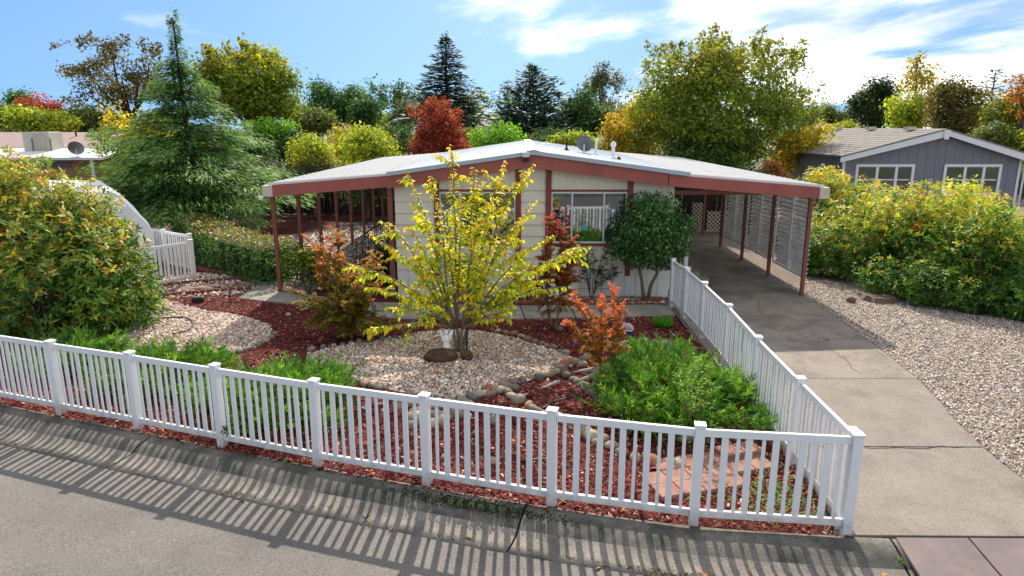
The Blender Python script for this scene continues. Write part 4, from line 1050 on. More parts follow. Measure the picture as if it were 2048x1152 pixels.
def hedge_box(name, label, pts, w, h, n, leaf, pal_side, pal_top, seed):
    """clipped hedge along a line"""
    rng = np.random.default_rng(seed); t = thing(name, label, 'hedge', (pts[0][0], pts[0][1], 0)); o = Vector((pts[0][0], pts[0][1], 0))
    P = [Vector((p[0], p[1], 0)) - o for p in pts]; m = MB()
    for i, (a, b) in enumerate(zip(P, P[1:])):
        e0 = (b - a).normalized() * .3
        m.bar(a + e0 * (i == 0) + Vector((0, 0, h * .44)), b - e0 * (i == len(P) - 2) + Vector((0, 0, h * .44)), w * .7, h * .78)
    m.build('inner_core', 'hedge_core', t)  # added solid core blocking the view; inner shade is put into its dark colour
    lens = np.array([(b - a).length for a, b in zip(P, P[1:])]); k = rng.choice(len(lens), n, p=lens / lens.sum())
    A = np.array([tuple(p) for p in P[:-1]])[k]; D = np.array([tuple((b - a).normalized()) for a, b in zip(P, P[1:])])[k]; LN = lens[k]
    S_ = np.column_stack([D[:, 1], -D[:, 0], np.zeros(n)])
    u = rng.random(n); face = rng.choice(3, n, p=[.38, .38, .24])
    sgn = np.where(face == 0, 1, -1); lump = .05 * np.sin(u * LN * 3.1) + .04 * np.sin(u * LN * 7.7 + 1)
    top = face == 2
    so = np.where(top, rng.uniform(-1, 1, n) * w / 2, sgn * (w / 2 + lump + rng.normal(0, .045, n)))
    zz = np.where(top, h + rng.normal(0, .05, n) + lump, rng.uniform(.03, 1, n) * h)
    round_ = np.clip((zz / h - .8) / .2, 0, 1); so = np.where(top, so, so * (1 - .14 * round_ ** 2))
    pos = A + D * (u * LN)[:, None] + S_ * so[:, None]; pos[:, 2] = zz
    out = np.where(top[:, None], np.array([[0, 0, 1.0]]), S_ * sgn[:, None])
    ne = int(n * .06); e_ = rng.integers(0, 2, ne) * 0; d0 = np.array(tuple((P[1] - P[0]).normalized())); s0 = np.array([d0[1], -d0[0], 0])
    pos[:ne] = s0 * rng.uniform(-.5, .5, (ne, 1)) * w - d0 * (.0 + .1 * rng.random((ne, 1))) + np.array([0, 0, 1]) * rng.uniform(.03, 1, (ne, 1)) * h; out[:ne] = -d0; zz[:ne] = pos[:ne, 2]
    nr = unit(out + rng.normal(0, .55, (n, 3)) + [0, 0, .25]); ax = unit(np.cross(nr, rng.normal(size=(n, 3))) + out * .4)
    cols = np.where(((zz / h + rng.normal(0, .07, n)) > .93)[:, None], pick(rng, n, pal_top), pick(rng, n, pal_side))
    L = leaf * np.exp(rng.normal(0, .25, n)); leaf_part('foliage', pos, ax, nr, L, L * .55, cols, 'leaf_glossy', t)
    return t
def juniper(name, label, cx, cy, rx, ry, h, n, pal, seed, lean=0.0):
    """low mound of feathery sprays that point up and outwards"""
    rng = np.random.default_rng(seed); t = thing(name, label, 'shrub', (cx, cy, 0))
    a = rng.uniform(0, 6.283, n); r = np.sqrt(rng.random(n)); lump = 1 + .16 * np.sin(a * 3 + seed) + .1 * np.sin(a * 7)
    x = np.cos(a) * r * rx * lump; y = np.sin(a) * r * ry * lump
    top = h * np.sqrt(np.clip(1 - r ** 2 * .92, .02, 1)) * (1 + .22 * np.array([noise.noise(Vector((p, q, seed)) * 1.9) for p, q in zip(x.tolist(), y.tolist())]))
    z = top * (.35 + .65 * rng.random(n) ** .5)
    # sprays stand together in tufts with dark hollows between
    nc = max(12, n // 34); sel = rng.permutation(n)[:nc]; ci = rng.integers(0, nc, n)
    cx_, cy_, ca_, cr_ = x[sel], y[sel], a[sel], r[sel]; cz_ = top[sel] * rng.uniform(.55, .95, nc)
    tdir = unit(np.column_stack([np.cos(ca_) * (cr_ * 1.1 + .12), np.sin(ca_) * (cr_ * 1.1 + .12), rng.uniform(.2, .6, nc)]) + rng.normal(0, .2, (nc, 3)))
    reach = rng.uniform(-.14, .17, n); spread = (.05 + .3 * (reach + .14))
    P0 = np.column_stack([cx_[ci], cy_[ci], cz_[ci]]) + tdir[ci] * reach[:, None] + rng.normal(0, 1, (n, 3)) * spread[:, None] * [1, 1, .6]
    x, y, z = P0[:, 0], P0[:, 1], np.maximum(P0[:, 2], .04)
    k = 11
    out = np.column_stack([np.cos(a) * (r + .1), np.sin(a) * (r + .1), np.full(n, .55)]) + rng.normal(0, .35, (n, 3)); out = unit(unit(out) * .5 + tdir[ci] + rng.normal(0, .28, (n, 3)))
    L = .22 * np.exp(rng.normal(0, .25, n))
    side = unit(np.cross(out, rng.normal(size=(n, 3)))); nr0 = np.cross(side, out)
    tt = rng.uniform(0, .85, (n, k)); sg = rng.choice([-1, 1], (n, k)) * rng.uniform(.3, .9, (n, k))
    pos = np.column_stack([x, y, z])[:, None, :] + out[:, None, :] * (L[:, None] * tt)[:, :, None]
    ax = out[:, None, :] + side[:, None, :] * sg[:, :, None] + rng.normal(0, .2, (n, k, 3))
    nr = np.repeat(nr0[:, None, :], k, 1) + rng.normal(0, .3, (n, k, 3))
    ll = (L[:, None] * .36 * (1.15 - .5 * tt)).reshape(-1)
    tone = pick(rng, n, pal, .14) * (1 + rng.normal(0, .16, nc))[ci][:, None]; cols = np.repeat(tone[:, None, :], k, 1).reshape(-1, 3)
    leaf_part('foliage', pos.reshape(-1, 3), ax.reshape(-1, 3), nr.reshape(-1, 3), ll, ll * .19, cols, 'needle', t, NEED_V)
    m = MB(); pr = random.Random(seed)
    for i in range(26):
        b = pr.uniform(0, 6.283); q = pr.uniform(.5, .9)
        limb(m, (pr.uniform(-.1, .1), pr.uniform(-.1, .1), 0), (math.cos(b) * rx * q, math.sin(b) * ry * q, h * .6 * (1.1 - q * .6)), .03, .006, .15, 4, pr, 5)
    m.build('stems', 'dark_bark', t)
    return t
LEAF_NEAR = [(0, 0, 0), (.22, .32, .08), (.22, 0, 0), (.22, -.32, .08), (.55, .48, .11), (.55, 0, -.02), (.55, -.48, .11), (.85, .2, .0), (.85, 0, -.08), (.85, -.2, .0), (1.05, 0, -.17)]
LEAF_NEAR_F = [(0, 2, 1), (0, 3, 2), (1, 2, 5, 4), (2, 3, 6, 5), (4, 5, 8, 7), (5, 6, 9, 8), (7, 8, 10), (8, 9, 10)]
def single_leaves(t, pos, ax, nr, L, Wd, cols, mat, count, bins=10):
    """the leaves that show largest, each an object of its own"""
    Pw = pos + np.array(t.location)
    d = np.linalg.norm(Pw - np.array([0, 0, CAM_H]), axis=1) / np.maximum(L, .01)
    idx = np.argsort(d)[:count]; ax = unit(ax); B = unit(np.cross(nr, ax)); N = np.cross(ax, B)
    lum = cols[idx].dot([.3, .6, .1]) + cols[idx][:, 0] * .7; q = np.argsort(lum); meshes = []
    for b in np.array_split(q, bins):
        me = bpy.data.meshes.new('leaf'); me.from_pydata(LEAF_NEAR, [], LEAF_NEAR_F)
        c = cols[idx][b].mean(0); ca = me.attributes.new('Col', 'FLOAT_COLOR', 'POINT'); ca.data.foreach_set('color', [*c, 1.0] * len(LEAF_NEAR))
        me.materials.append(MATS[mat]); me.update()
        for j in b:
            i = idx[j]; M = Matrix.Identity(4)
            for r_ in range(3):
                M[r_][0], M[r_][1], M[r_][2], M[r_][3] = ax[i][r_] * L[i], B[i][r_] * Wd[i], N[i][r_] * Wd[i], pos[i][r_]
            o = bpy.data.objects.new('leaf', me); COL.objects.link(o); o.parent = t; o.matrix_local = M
    mask = np.ones(len(pos), bool); mask[idx] = False
    return mask
def branchy(name, label, cat, base, tips, fork, leaf, pal, seed, twigs=5, twig_len=.45, per=16, wide=.5, bark='pale_bark', r0=.03, stems=4, singles=0, pal_tip=None, tip_at=.8, hang=.6, mat='leaf', arch=.62, start=.28, group=None, tw_leaf=12):
    """stems that fork low and arch out to given tips, leaves along every shoot"""
    rng = np.random.default_rng(seed); pr = random.Random(seed); t = thing(name, label, cat, base, group=group); m = MB(); base = Vector(base)
    P = []; AX = []; NR = []; LL = []; TT = []
    forks = []
    for s_ in range(stems):
        a = 6.283 * s_ / stems + .4; f = Vector((math.cos(a) * fork * .3, math.sin(a) * fork * .3, fork * pr.uniform(.8, 1.2)))
        limb(m, (math.cos(a) * r0 * .5, math.sin(a) * r0 * .5, -.03), f, r0, r0 * .7, .06, 4, pr, 7); forks.append(f)
    def shoot(pts, n, t0, lf):
        pts = [Vector(p) for p in pts]; seg = len(pts) - 1
        for i in range(n):
            tt = t0 + (1 - t0) * (i + pr.random()) / n; k = min(int(tt * seg), seg - 1); fr = tt * seg - k
            p = pts[k].lerp(pts[k + 1], fr); d = (pts[k + 1] - pts[k]).normalized()
            sd = d.cross(Vector((0, 0, 1))); sd = sd.normalized() if sd.length > .05 else Vector((1, 0, 0))
            sg = 1 if i % 2 else -1; ang = pr.uniform(-.7, .7)
            out = (sd * sg * math.cos(ang) + d.cross(sd) * math.sin(ang) * sg)
            ax = out * .8 + d * .45 + Vector((0, 0, -hang)) * pr.uniform(.5, 1.4)
            P.append(tuple(p)); AX.append(tuple(ax)); NR.append(tuple(Vector((0, 0, 1)) + Vector((pr.gauss(0, .35), pr.gauss(0, .35), 0)) + out * .3)); LL.append(lf * math.exp(pr.gauss(0, .22)) * (1.05 - .3 * tt)); TT.append(tt)
    for tip in tips:
        e = Vector(tip) - base
        f = min(forks, key=lambda q: (Vector((q.x, q.y)) - Vector((e.x, e.y)) * .3).length)
        h = Vector((e.x, e.y)).length; d = e - f
        c = f + Vector((d.x * .38, d.y * .38, d.z * arch + .12 * h)); n = 9
        pts = [(f * (1 - k / n) ** 2 + c * 2 * (k / n) * (1 - k / n) + e * (k / n) ** 2) + Vector((pr.gauss(0, .012), pr.gauss(0, .012), pr.gauss(0, .012))) * (k > 0) for k in range(n + 1)]
        m.tube(pts, [r0 * .55 * (1 - .85 * k / n) + .002 for k in range(n + 1)], 5)
        Lb = d.length
        shoot(pts, int(per * Lb), start, leaf)
        for q in range(int(twigs * Lb)):
            tt = pr.uniform(start * .8, .92); k = min(int(tt * n), n - 1); p = pts[k]; dd = (pts[k + 1] - pts[k]).normalized()
            v = (dd + Vector((pr.gauss(0, .75), pr.gauss(0, .75), pr.gauss(.05, .4)))).normalized() * twig_len * pr.uniform(.5, 1.2)
            tp = [p, p + v * .5 + Vector((0, 0, .05 * twig_len)), p + v - Vector((0, 0, .12 * twig_len))]
            m.tube(tp, [r0 * .14 + .0015, r0 * .1 + .001, .001], 4, False); shoot(tp, int(tw_leaf * v.length / twig_len), .1, leaf)
    m.build('stems', bark, t, smooth=True)
    P, AX, NR, LL, TT = map(np.array, (P, AX, NR, LL, TT)); n = len(P); P[:, 2] = np.maximum(P[:, 2], .03)
    cols = pick(rng, n, pal)
    if pal_tip is not None:
        hz_ = P[:, 2] / P[:, 2].max(); f = .55 * TT + .6 * hz_ + rng.normal(0, .17, n)
        cols = np.where((f > tip_at)[:, None], pick(rng, n, pal_tip), cols)
    mask = np.ones(n, bool)
    if singles: mask = single_leaves(t, P, AX, NR, LL, LL * wide, cols, mat, singles)
    o = leaf_part('foliage', P[mask], AX[mask], NR[mask], LL[mask], (LL * wide)[mask], cols[mask], mat, t, LEAF_NEAR if leaf > .1 else LEAF_V, LEAF_NEAR_F if leaf > .1 else LEAF_F)
    if singles: o['kind'] = 'stuff'
    return t
# ------------------------------------------------------------------ planting in the front yard
YEL = [(26, '#cfbe26'), (26, '#b7b92b'), (24, '#94aa2e'), (8, '#d3a526'), (16, '#73942f')]
YTIP = [(32, '#d8c42a'), (20, '#dcae2a'), (22, '#c2bf2d'), (8, '#d0903a'), (16, '#a3b130')]
B = gp(920, 704)
tips = []
for u, v, dy in [(905, 302, .1), (812, 338, .3), (862, 350, -.3), (950, 335, .2), (1010, 320, 0), (1066, 325, -.3), (838, 420, -.6), (762, 440, .3), (737, 465, -.4), (700, 530, -.2), (726, 572, .5),
                 (744, 660, -.6), (772, 612, .4), (1072, 400, .1), (1108, 470, .4), (1182, 494, -.3), (1170, 505, .2), (1140, 575, -.5), (1108, 556, .5), (1022, 638, -.6), (1035, 622, .3), (1000, 470, .8),
                 (900, 470, .9), (850, 540, .9), (965, 425, -.6), (880, 405, .7), (1045, 500, -.7), (800, 510, -.8), (868, 610, -.9), (962, 560, -.9), (925, 385, .3), (800, 570, -.2), (1060, 560, .0),
                 (820, 455, .1), (1000, 380, .4), (1035, 440, .2)]:
    tips.append(fp(u, v, B.y + dy))
branchy('mulberry_tree', 'young yellow autumn tree with arching shoots on the round gravel bed', 'tree', B, tips, .5, .13, YEL, 21, twigs=3.5, twig_len=.42, per=22, wide=.52, r0=.045, stems=4, singles=300, pal_tip=YTIP, hang=.75, tw_leaf=13)
MB().tube([(B.x + .13, B.y + .02, 0), (B.x + .15, B.y + .02, .55)], .02, 7).build('support_stake', 'dark_bark')
tag(bpy.data.objects['support_stake'], 'short grey wooden stake beside the yellow tree trunk', 'stake')

ORG = [(24, '#66782a'), (20, '#7d7f2e'), (18, '#4f6a28'), (16, '#957b2e'), (10, '#ad6c2e')]
RED = [(30, '#d0602c'), (22, '#cf7a36'), (12, '#c04a2c'), (20, '#b88a3a'), (4, '#c9968a')]
b = gp(700, 672)
tp = [fp(u, v, b.y + dy) for u, v, dy in [(672, 458, .2), (612, 470, .4), (643, 486, 0), (668, 500, -.3), (747, 520, .2), (764, 506, -.2), (762, 568, -.4), (590, 585, 0), (604, 606, -.4), (616, 637, -.3), (634, 656, -.7), (706, 676, -.6), (798, 655, -.4),
       (690, 540, .5), (720, 560, -.6), (650, 560, .5), (640, 600, -.6), (740, 600, .4), (700, 600, -.8), (770, 620, .1), (660, 640, -.8), (670, 575, -.5), (715, 520, .1), (630, 530, .1), (740, 645, -.7)]]
branchy('crape_myrtle', 'broad orange and green crape myrtle bush left of the yellow tree', 'shrub', b, tp, .25, .072, ORG, 22, twigs=20, twig_len=.34, per=70, wide=.55, r0=.022, stems=6, pal_tip=RED, tip_at=.8, hang=.15, arch=.55, start=.15, tw_leaf=36)
b = gp(1107, 657)
tp = [fp(u, v, b.y + dy) for u, v, dy in [(1102, 430, 0), (1120, 440, .1), (1150, 470, .1), (1165, 500, 0), (1085, 500, .2), (1065, 560, 0), (1075, 600, .2), (1140, 540, -.3), (1150, 580, 0), (1140, 610, .2), (1090, 590, -.4), (1110, 540, .4), (1125, 600, -.4), (1100, 625, -.2), (1075, 575, -.3), (1095, 540, -.1), (1130, 565, .3), (1118, 615, .2), (1155, 555, .1)]]
branchy('crape_myrtle', 'slender rusty orange crape myrtle in front of the right window', 'tree', b, tp, .55, .064, [(26, '#96602c'), (22, '#9a6a2c'), (18, '#7b4a22'), (16, '#6b6428')], 23, twigs=24, twig_len=.27, per=80, wide=.55, r0=.024, stems=2, pal_tip=[(30, '#a33a2c'), (20, '#b5492f'), (14, '#8d3a30')], hang=.15, arch=.7, start=.3, tw_leaf=36)
b = gp(1212, 768)
tp = [fp(u, v, b.y + dy) for u, v, dy in [(1145, 590, 0), (1130, 640, .1), (1228, 568, .1), (1205, 590, -.1), (1170, 610, .2), (1250, 600, 0), (1255, 690, .1), (1245, 650, .2), (1150, 675, -.1), (1170, 700, -.2), (1190, 650, .2), (1215, 630, -.2), (1235, 700, -.2), (1195, 720, .1), (1175, 730, .2), (1160, 660, .1), (1210, 680, .3), (1225, 665, 0), (1185, 690, -.3)]]
branchy('crape_myrtle', 'bright red and orange crape myrtle beside the round juniper', 'shrub', b, tp, .4, .06, [(30, '#8a7a2a'), (22, '#a0702a'), (16, '#6f7028'), (20, '#bd6a2c')], 24, twigs=15, twig_len=.22, per=65, wide=.55, r0=.018, stems=2, pal_tip=[(34, '#d8502f'), (24, '#dd6a38'), (14, '#c43c2c'), (10, '#d98a50')], hang=.1, arch=.65, start=.25, tw_leaf=24)
fl = thing('flower', 'single magenta blossom beside the red crape myrtle', 'flower', fp(1237, 622, b.y + .3)); rng = np.random.default_rng(5)
nn = 40; dd = unit(rng.normal(size=(nn, 3)))
leaf_part('petals', dd * .02, dd, rng.normal(size=(nn, 3)), np.full(nn, .065), np.full(nn, .05), pick(rng, nn, [(1, '#d92a78'), (1, '#e24a90')]), 'leaf', fl)
MB().tube([(0, 0, 0), (-.03, -.02, -.3), (-.1, -.05, -fl.location.z)], .006, 5).build('stalk', 'bark', fl)

# camellia by the house, clipped to a ball on two bare stems
b = gp(1290, 603)
cam_t = thing('camellia_tree', 'small dark green camellia tree with two bare stems by the house corner', 'tree', b)
rng = np.random.default_rng(31); n = 9500
lob = [((-.45, 0, 1.75), .5), ((.5, -.05, 1.8), .52), ((0, -.25, 1.95), .6), ((-.15, .1, 2.35), .46), ((.3, 0, 2.3), .5), ((-.7, 0, 1.45), .33), ((.75, 0, 1.5), .36), ((.1, -.1, 1.4), .5), ((.95, .05, 1.95), .25), ((-.35, -.1, 1.2), .3), ((.45, -.15, 1.15), .28)]
C = np.array([l[0] for l in lob]); R = np.array([l[1] for l in lob]); li = rng.choice(len(lob), n, p=R ** 2 / (R ** 2).sum()); d = unit(rng.normal(size=(n, 3)))
pos = C[li] + d * (R[li] * (1 - .5 * rng.random(n) ** 2))[:, None] + rng.normal(0, .03, (n, 3)); nr = unit(d + rng.normal(0, .5, (n, 3)) + [0, 0, .4])
ax = unit(np.cross(nr, rng.normal(size=(n, 3))) + [0, 0, -.35] + d * .3); L = .085 * np.exp(rng.normal(0, .2, n))
leaf_part('crown', pos, ax, nr, L, L * .55, pick(rng, n, [(34, '#375d2e'), (26, '#2b4d26'), (20, '#487438'), (8, '#6a8a3c'), (2, '#9aa048')]) * (1 + rng.normal(0, .1, len(lob)))[li][:, None], 'leaf_glossy', cam_t)
m = MB(); m.tube([(-.03, 0, -.02), (-.1, 0, .5), (-.2, 0, .95), (-.25, -.02, 1.5)], [.05, .042, .04, .025], 8); m.tube([(.06, 0, -.02), (.12, 0, .4), (.27, -.02, .75), (.22, 0, 1.05), (.3, 0, 1.6)], [.055, .045, .045, .04, .025], 8)
pr = random.Random(3)
for c, r in lob: limb(m, (pr.choice([-.22, .22]), 0, 1.05), c, .02, .006, .1, 4, pr, 5)
m.build('trunk', 'pale_bark', cam_t, smooth=True)
bt_ = thing('brick_ring', 'two red bricks laid at the foot of the camellia', 'bricks', (b.x + .08, b.y - .12, .02))
MB().box(-.12, .28, -.06, .04, 0, .07).build('brick', 'red_brick', bt_, bevel=.005); MB().box(.16, .4, .12, .24, 0, .07).build('brick', 'red_brick', bt_, bevel=.005)

# climbing rose on a wire trellis
b = gp(1185, 606); b.y = 17.0
tps = [fp(u, v, 17.1) for u, v in [(1150, 478), (1172, 490), (1190, 500), (1215, 520), (1236, 532), (1240, 545), (1155, 510), (1215, 500), (1200, 530), (1165, 545), (1145, 500), (1222, 555)]]
branchy('climbing_rose', 'sparse dark leaved climbing rose on wires under the right window', 'shrub', b, tps, .15, .08, [(30, '#3f5a33'), (20, '#4a6236'), (10, '#66743a')], 25, twigs=6, twig_len=.25, per=18, wide=.6, r0=.012, stems=5, hang=.2, arch=.75, start=.35, tw_leaf=14, bark='dark_bark')
tt = thing('wire_trellis', 'thin wire trellis behind the climbing rose', 'trellis', (b.x - .3, 17.25, 0))
for k in range(4): MB().tube([(.28 * k, 0, 0), (.28 * k, 0, 1.2)], .005, 5).build('wire', 'hose_black', tt)
for z in (.25, .62, 1.0): MB().tube([(-.05, .012, z), (.9, .012, z)], .005, 5).build('wire', 'hose_black', tt)

# junipers
JG = [(28, '#4f772b'), (24, '#3f6526'), (20, '#6a9034'), (14, '#305222'), (8, '#84a43e'), (3, '#7a6a3a')]
juniper('juniper', 'large bright green juniper mound in the fence corner by the driveway', 2.48, 10.4, 1.02, 1.7, .5, 5000, JG, 41)
juniper('juniper', 'green juniper mound behind the fence, between the two gravel beds', -3.75, 9.95, 1.05, .95, .46, 3300, JG, 42)
juniper('juniper', 'low green juniper at the front edge of the pinkish gravel', -6.2, 11.15, 0.9, .9, .45, 2700, JG, 43)
juniper('juniper', 'small juniper tucked under the big leafy shrub at the fence', -8.3, 11.9, .75, .55, .42, 1500, JG, 44)
b = gp(1385, 875)
branchy('young_shrub', 'pale green leafy sapling growing up through the corner juniper', 'shrub', b, [fp(u, v, b.y + dy) for u, v, dy in [(1385, 700, 0), (1360, 725, .1), (1415, 730, .1), (1350, 760, -.1), (1425, 770, 0), (1390, 745, -.2), (1370, 790, -.2), (1410, 800, -.2), (1345, 740, .2), (1400, 715, .2)]], .3, .055,
        [(30, '#6b9a2c'), (24, '#83ac35'), (16, '#577f28'), (8, '#a1b83f')], 26, twigs=6, twig_len=.22, per=22, wide=.5, r0=.012, stems=2, hang=.1, arch=.7, start=.25, tw_leaf=14)

# the big shrub at the left
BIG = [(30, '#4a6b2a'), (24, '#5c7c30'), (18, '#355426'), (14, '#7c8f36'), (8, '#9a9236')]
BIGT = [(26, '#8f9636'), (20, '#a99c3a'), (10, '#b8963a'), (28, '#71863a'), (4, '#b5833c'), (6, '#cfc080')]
def whorl_shrub(name, label, base, rx, ry, h, nw, leaf, pal, palt, seed, singles=0, per=8, mat='leaf_glossy', lobes=26, cone=.0):
    rng = np.random.default_rng(seed); t = thing(name, label, 'shrub', base)
    C = []; R = []
    for k in range(lobes):
        a = rng.uniform(0, 6.283); e = rng.uniform(-.35, 1); q = math.sqrt(max(0, 1 - max(e, 0) ** 2)); r = rng.uniform(.26, .42); q *= 1 - cone * max(e, 0)
        C.append((math.cos(a) * q * rx * (1 - r * .8), math.sin(a) * q * ry * (1 - r * .8), h * (.12 + .86 * max(e, 0) * (1 - r * .62)))); R.append(r)
    C.append((0, 0, h * .5)); R.append(.5)
    for a in np.linspace(-2.9, .3, 9):
        C.append((math.cos(a) * rx * .74, math.sin(a) * ry * .74, h * rng.uniform(.1, .22))); R.append(rng.uniform(.24, .32))
    C = np.array(C); R = np.array(R); li = rng.choice(len(C), nw, p=R ** 2 / (R ** 2).sum()); d = unit(rng.normal(size=(nw, 3)))
    wp = C[li] + d * (R[li] * (1 - .6 * rng.random(nw) ** 2.5))[:, None] * np.array([rx, ry, h * .62]); keep = wp[:, 2] > .08; wp, d, li = wp[keep], d[keep], li[keep]; nw = len(wp)
    stem = unit(d + [0, 0, .8] + rng.normal(0, .3, (nw, 3))); sd = unit(np.cross(stem, rng.normal(size=(nw, 3)))); sd2 = np.cross(stem, sd)
    th = (np.arange(per) * 2.4)[None, :] + rng.uniform(0, 6.28, (nw, 1)); ev = rng.uniform(-.3, 1.0, (nw, per))
    ax = (sd[:, None] * np.cos(th)[..., None] + sd2[:, None] * np.sin(th)[..., None]) * np.cos(ev)[..., None] + stem[:, None] * np.sin(ev)[..., None]
    ax[:, :, 2] -= .15
    pos = np.repeat(wp[:, None], per, 1) - stem[:, None] * rng.uniform(0, 1.3 * leaf, (nw, per, 1)) + rng.normal(0, leaf * .18, (nw, per, 3))
    nr = np.repeat(stem[:, None], per, 1) + rng.normal(0, .3, (nw, per, 3))
    tone = (1 + rng.normal(0, .14, len(C)))[li][:, None]
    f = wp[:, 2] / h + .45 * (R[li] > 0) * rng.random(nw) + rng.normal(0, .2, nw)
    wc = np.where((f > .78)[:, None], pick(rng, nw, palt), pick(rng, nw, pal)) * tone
    cols = np.clip(np.repeat(wc[:, None], per, 1) * (1 + rng.normal(0, .12, (nw, per, 1))), .003, .9).reshape(-1, 3)
    pos, ax, nr = pos.reshape(-1, 3), ax.reshape(-1, 3), nr.reshape(-1, 3); L = leaf * np.exp(rng.normal(0, .34, len(pos)))
    mask = np.ones(len(pos), bool)
    if singles: mask = single_leaves(t, pos, ax, nr, L, L * .36, cols, mat, singles)
    o = leaf_part('foliage', pos[mask], ax[mask], nr[mask], L[mask], L[mask] * .36, cols[mask], mat, t)
    if singles: o['kind'] = 'stuff'
    m = MB(); pr = random.Random(seed)
    for k in range(len(C)): limb(m, (pr.uniform(-.25, .25), pr.uniform(-.25, .25), -.03), C[k], .05, .012, .12, 5, pr, 6)
    m.build('stems', 'bark', t)
    return t
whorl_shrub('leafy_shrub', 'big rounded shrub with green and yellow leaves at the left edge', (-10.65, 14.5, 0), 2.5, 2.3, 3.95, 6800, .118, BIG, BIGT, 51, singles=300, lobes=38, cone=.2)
# row of tall shrubs along the right of the driveway
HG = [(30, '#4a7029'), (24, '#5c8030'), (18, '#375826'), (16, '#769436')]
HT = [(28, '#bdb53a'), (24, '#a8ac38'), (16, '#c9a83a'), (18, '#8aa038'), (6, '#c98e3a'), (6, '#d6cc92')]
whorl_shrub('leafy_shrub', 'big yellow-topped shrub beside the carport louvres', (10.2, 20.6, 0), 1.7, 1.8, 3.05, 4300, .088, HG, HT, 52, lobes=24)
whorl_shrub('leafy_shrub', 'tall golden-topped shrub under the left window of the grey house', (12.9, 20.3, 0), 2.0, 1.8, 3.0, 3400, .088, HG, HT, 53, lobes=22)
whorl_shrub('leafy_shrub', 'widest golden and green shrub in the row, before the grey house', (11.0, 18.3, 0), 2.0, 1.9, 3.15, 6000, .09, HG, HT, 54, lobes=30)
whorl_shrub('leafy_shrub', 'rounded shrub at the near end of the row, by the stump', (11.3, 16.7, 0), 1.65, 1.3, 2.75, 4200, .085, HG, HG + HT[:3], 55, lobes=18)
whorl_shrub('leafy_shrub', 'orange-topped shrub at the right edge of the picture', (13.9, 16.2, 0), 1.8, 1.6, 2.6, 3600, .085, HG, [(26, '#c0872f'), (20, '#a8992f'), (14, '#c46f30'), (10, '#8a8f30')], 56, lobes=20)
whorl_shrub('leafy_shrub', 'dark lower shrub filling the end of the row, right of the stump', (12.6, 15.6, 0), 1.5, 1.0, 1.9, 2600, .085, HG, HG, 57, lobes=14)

# clipped hedge left of the patio and shrubs before it
hedge_box('clipped_hedge', 'long clipped hedge with reddish top left of the patio posts', [(-6.75, 18.95), (-8.4, 20.3), (-10.2, 22.3), (-12.6, 25.6)], 1.15, 1.12, 15000, .075, [(30, '#3a5f2a'), (24, '#487030'), (16, '#5f863a'), (6, '#8f9f74')], [(18, '#8a7a3a'), (12, '#a5623e'), (30, '#667a35'), (10, '#b5a98a'), (5, '#95442f'), (14, '#4c6a2e')], 61)
tree('rounded_shrub', 'yellow-green rounded shrub at the foot of the front patio post', 'shrub', (-5.75, 18.0, 0), 1.25, .72, .55, .05, 3000, .075, [(30, '#5d7a27'), (22, '#7f9430'), (18, '#3c5a24'), (10, '#a9a53a')], 62, lobes=14, stems=3)
tree('rounded_shrub', 'pinkish twiggy shrub between patio post and crape myrtle', 'shrub', (-4.95, 17.75, 0), 1.2, .55, .5, .05, 1700, .065, [(26, '#39532a'), (20, '#a98f80'), (18, '#7c6a55'), (10, '#5f7038')], 63, lobes=12, stems=3, sparse=.25)
tree('rounded_shrub', 'dark green clipped shrub below the porch railing', 'shrub', (-3.85, 18.6, 0), 1.05, .62, .5, .03, 3000, .06, [(30, '#2a4a22'), (24, '#35582a'), (12, '#1f3a1c')], 64, lobes=12, stems=3)
tree('rounded_shrub', 'dark low shrub against the house under the centre trim', 'shrub', (.0, 16.95, 0), .62, .42, .34, .02, 1900, .055, [(30, '#24421f'), (24, '#305227'), (12, '#1c3519')], 65, lobes=10, stems=3)
tree('rounded_shrub', 'dark green shrub by the house half hidden behind the yellow tree', 'shrub', (-1.4, 16.95, 0), 1.15, .5, .38, .03, 2200, .06, [(30, '#27451f'), (24, '#36582a'), (10, '#4c6a30')], 66, lobes=11, stems=3)
# ornamental grass tuft
gt_ = thing('grass_tuft', 'bright green grass tuft in the mulch near the path end', 'grass', gp(1325, 655)); rng = np.random.default_rng(71); n = 420
a = rng.uniform(0, 6.283, n); out = np.column_stack([np.cos(a), np.sin(a), rng.uniform(.5, 2.4, n)])
leaf_part('blades', np.column_stack([np.cos(a) * .05, np.sin(a) * .04, np.zeros(n)]), out, rng.normal(size=(n, 3)), rng.uniform(.18, .36, n), np.full(n, .014), pick(rng, n, [(30, '#4f9a2c'), (20, '#3c8026'), (10, '#74b33c')]), 'leaf', gt_, NEED_V)
# weeds by the fence corner
rng = np.random.default_rng(72); n = 700
q = np.column_stack([rng.normal(3.05, .35, n), rng.normal(7.35, .35, n)]); q = q[(q[:, 0] < 3.5) & (q[:, 1] > 6.85)]; n = len(q)
wd = thing('weed_patch', 'patch of small green weeds inside the fence corner', 'weeds', (3.05, 7.35, 0)); wd['kind'] = 'stuff'
leaf_part('leaves', np.column_stack([q - [3.05, 7.35], rng.uniform(.01, .05, n)]), np.column_stack([rng.normal(size=(n, 2)), rng.uniform(.2, .8, n)]), rng.normal(size=(n, 3)), rng.uniform(.03, .07, n), rng.uniform(.015, .03, n), pick(rng, n, [(30, '#5f8a4a'), (20, '#4a7a38'), (14, '#7f9a6a')]), 'leaf', wd)
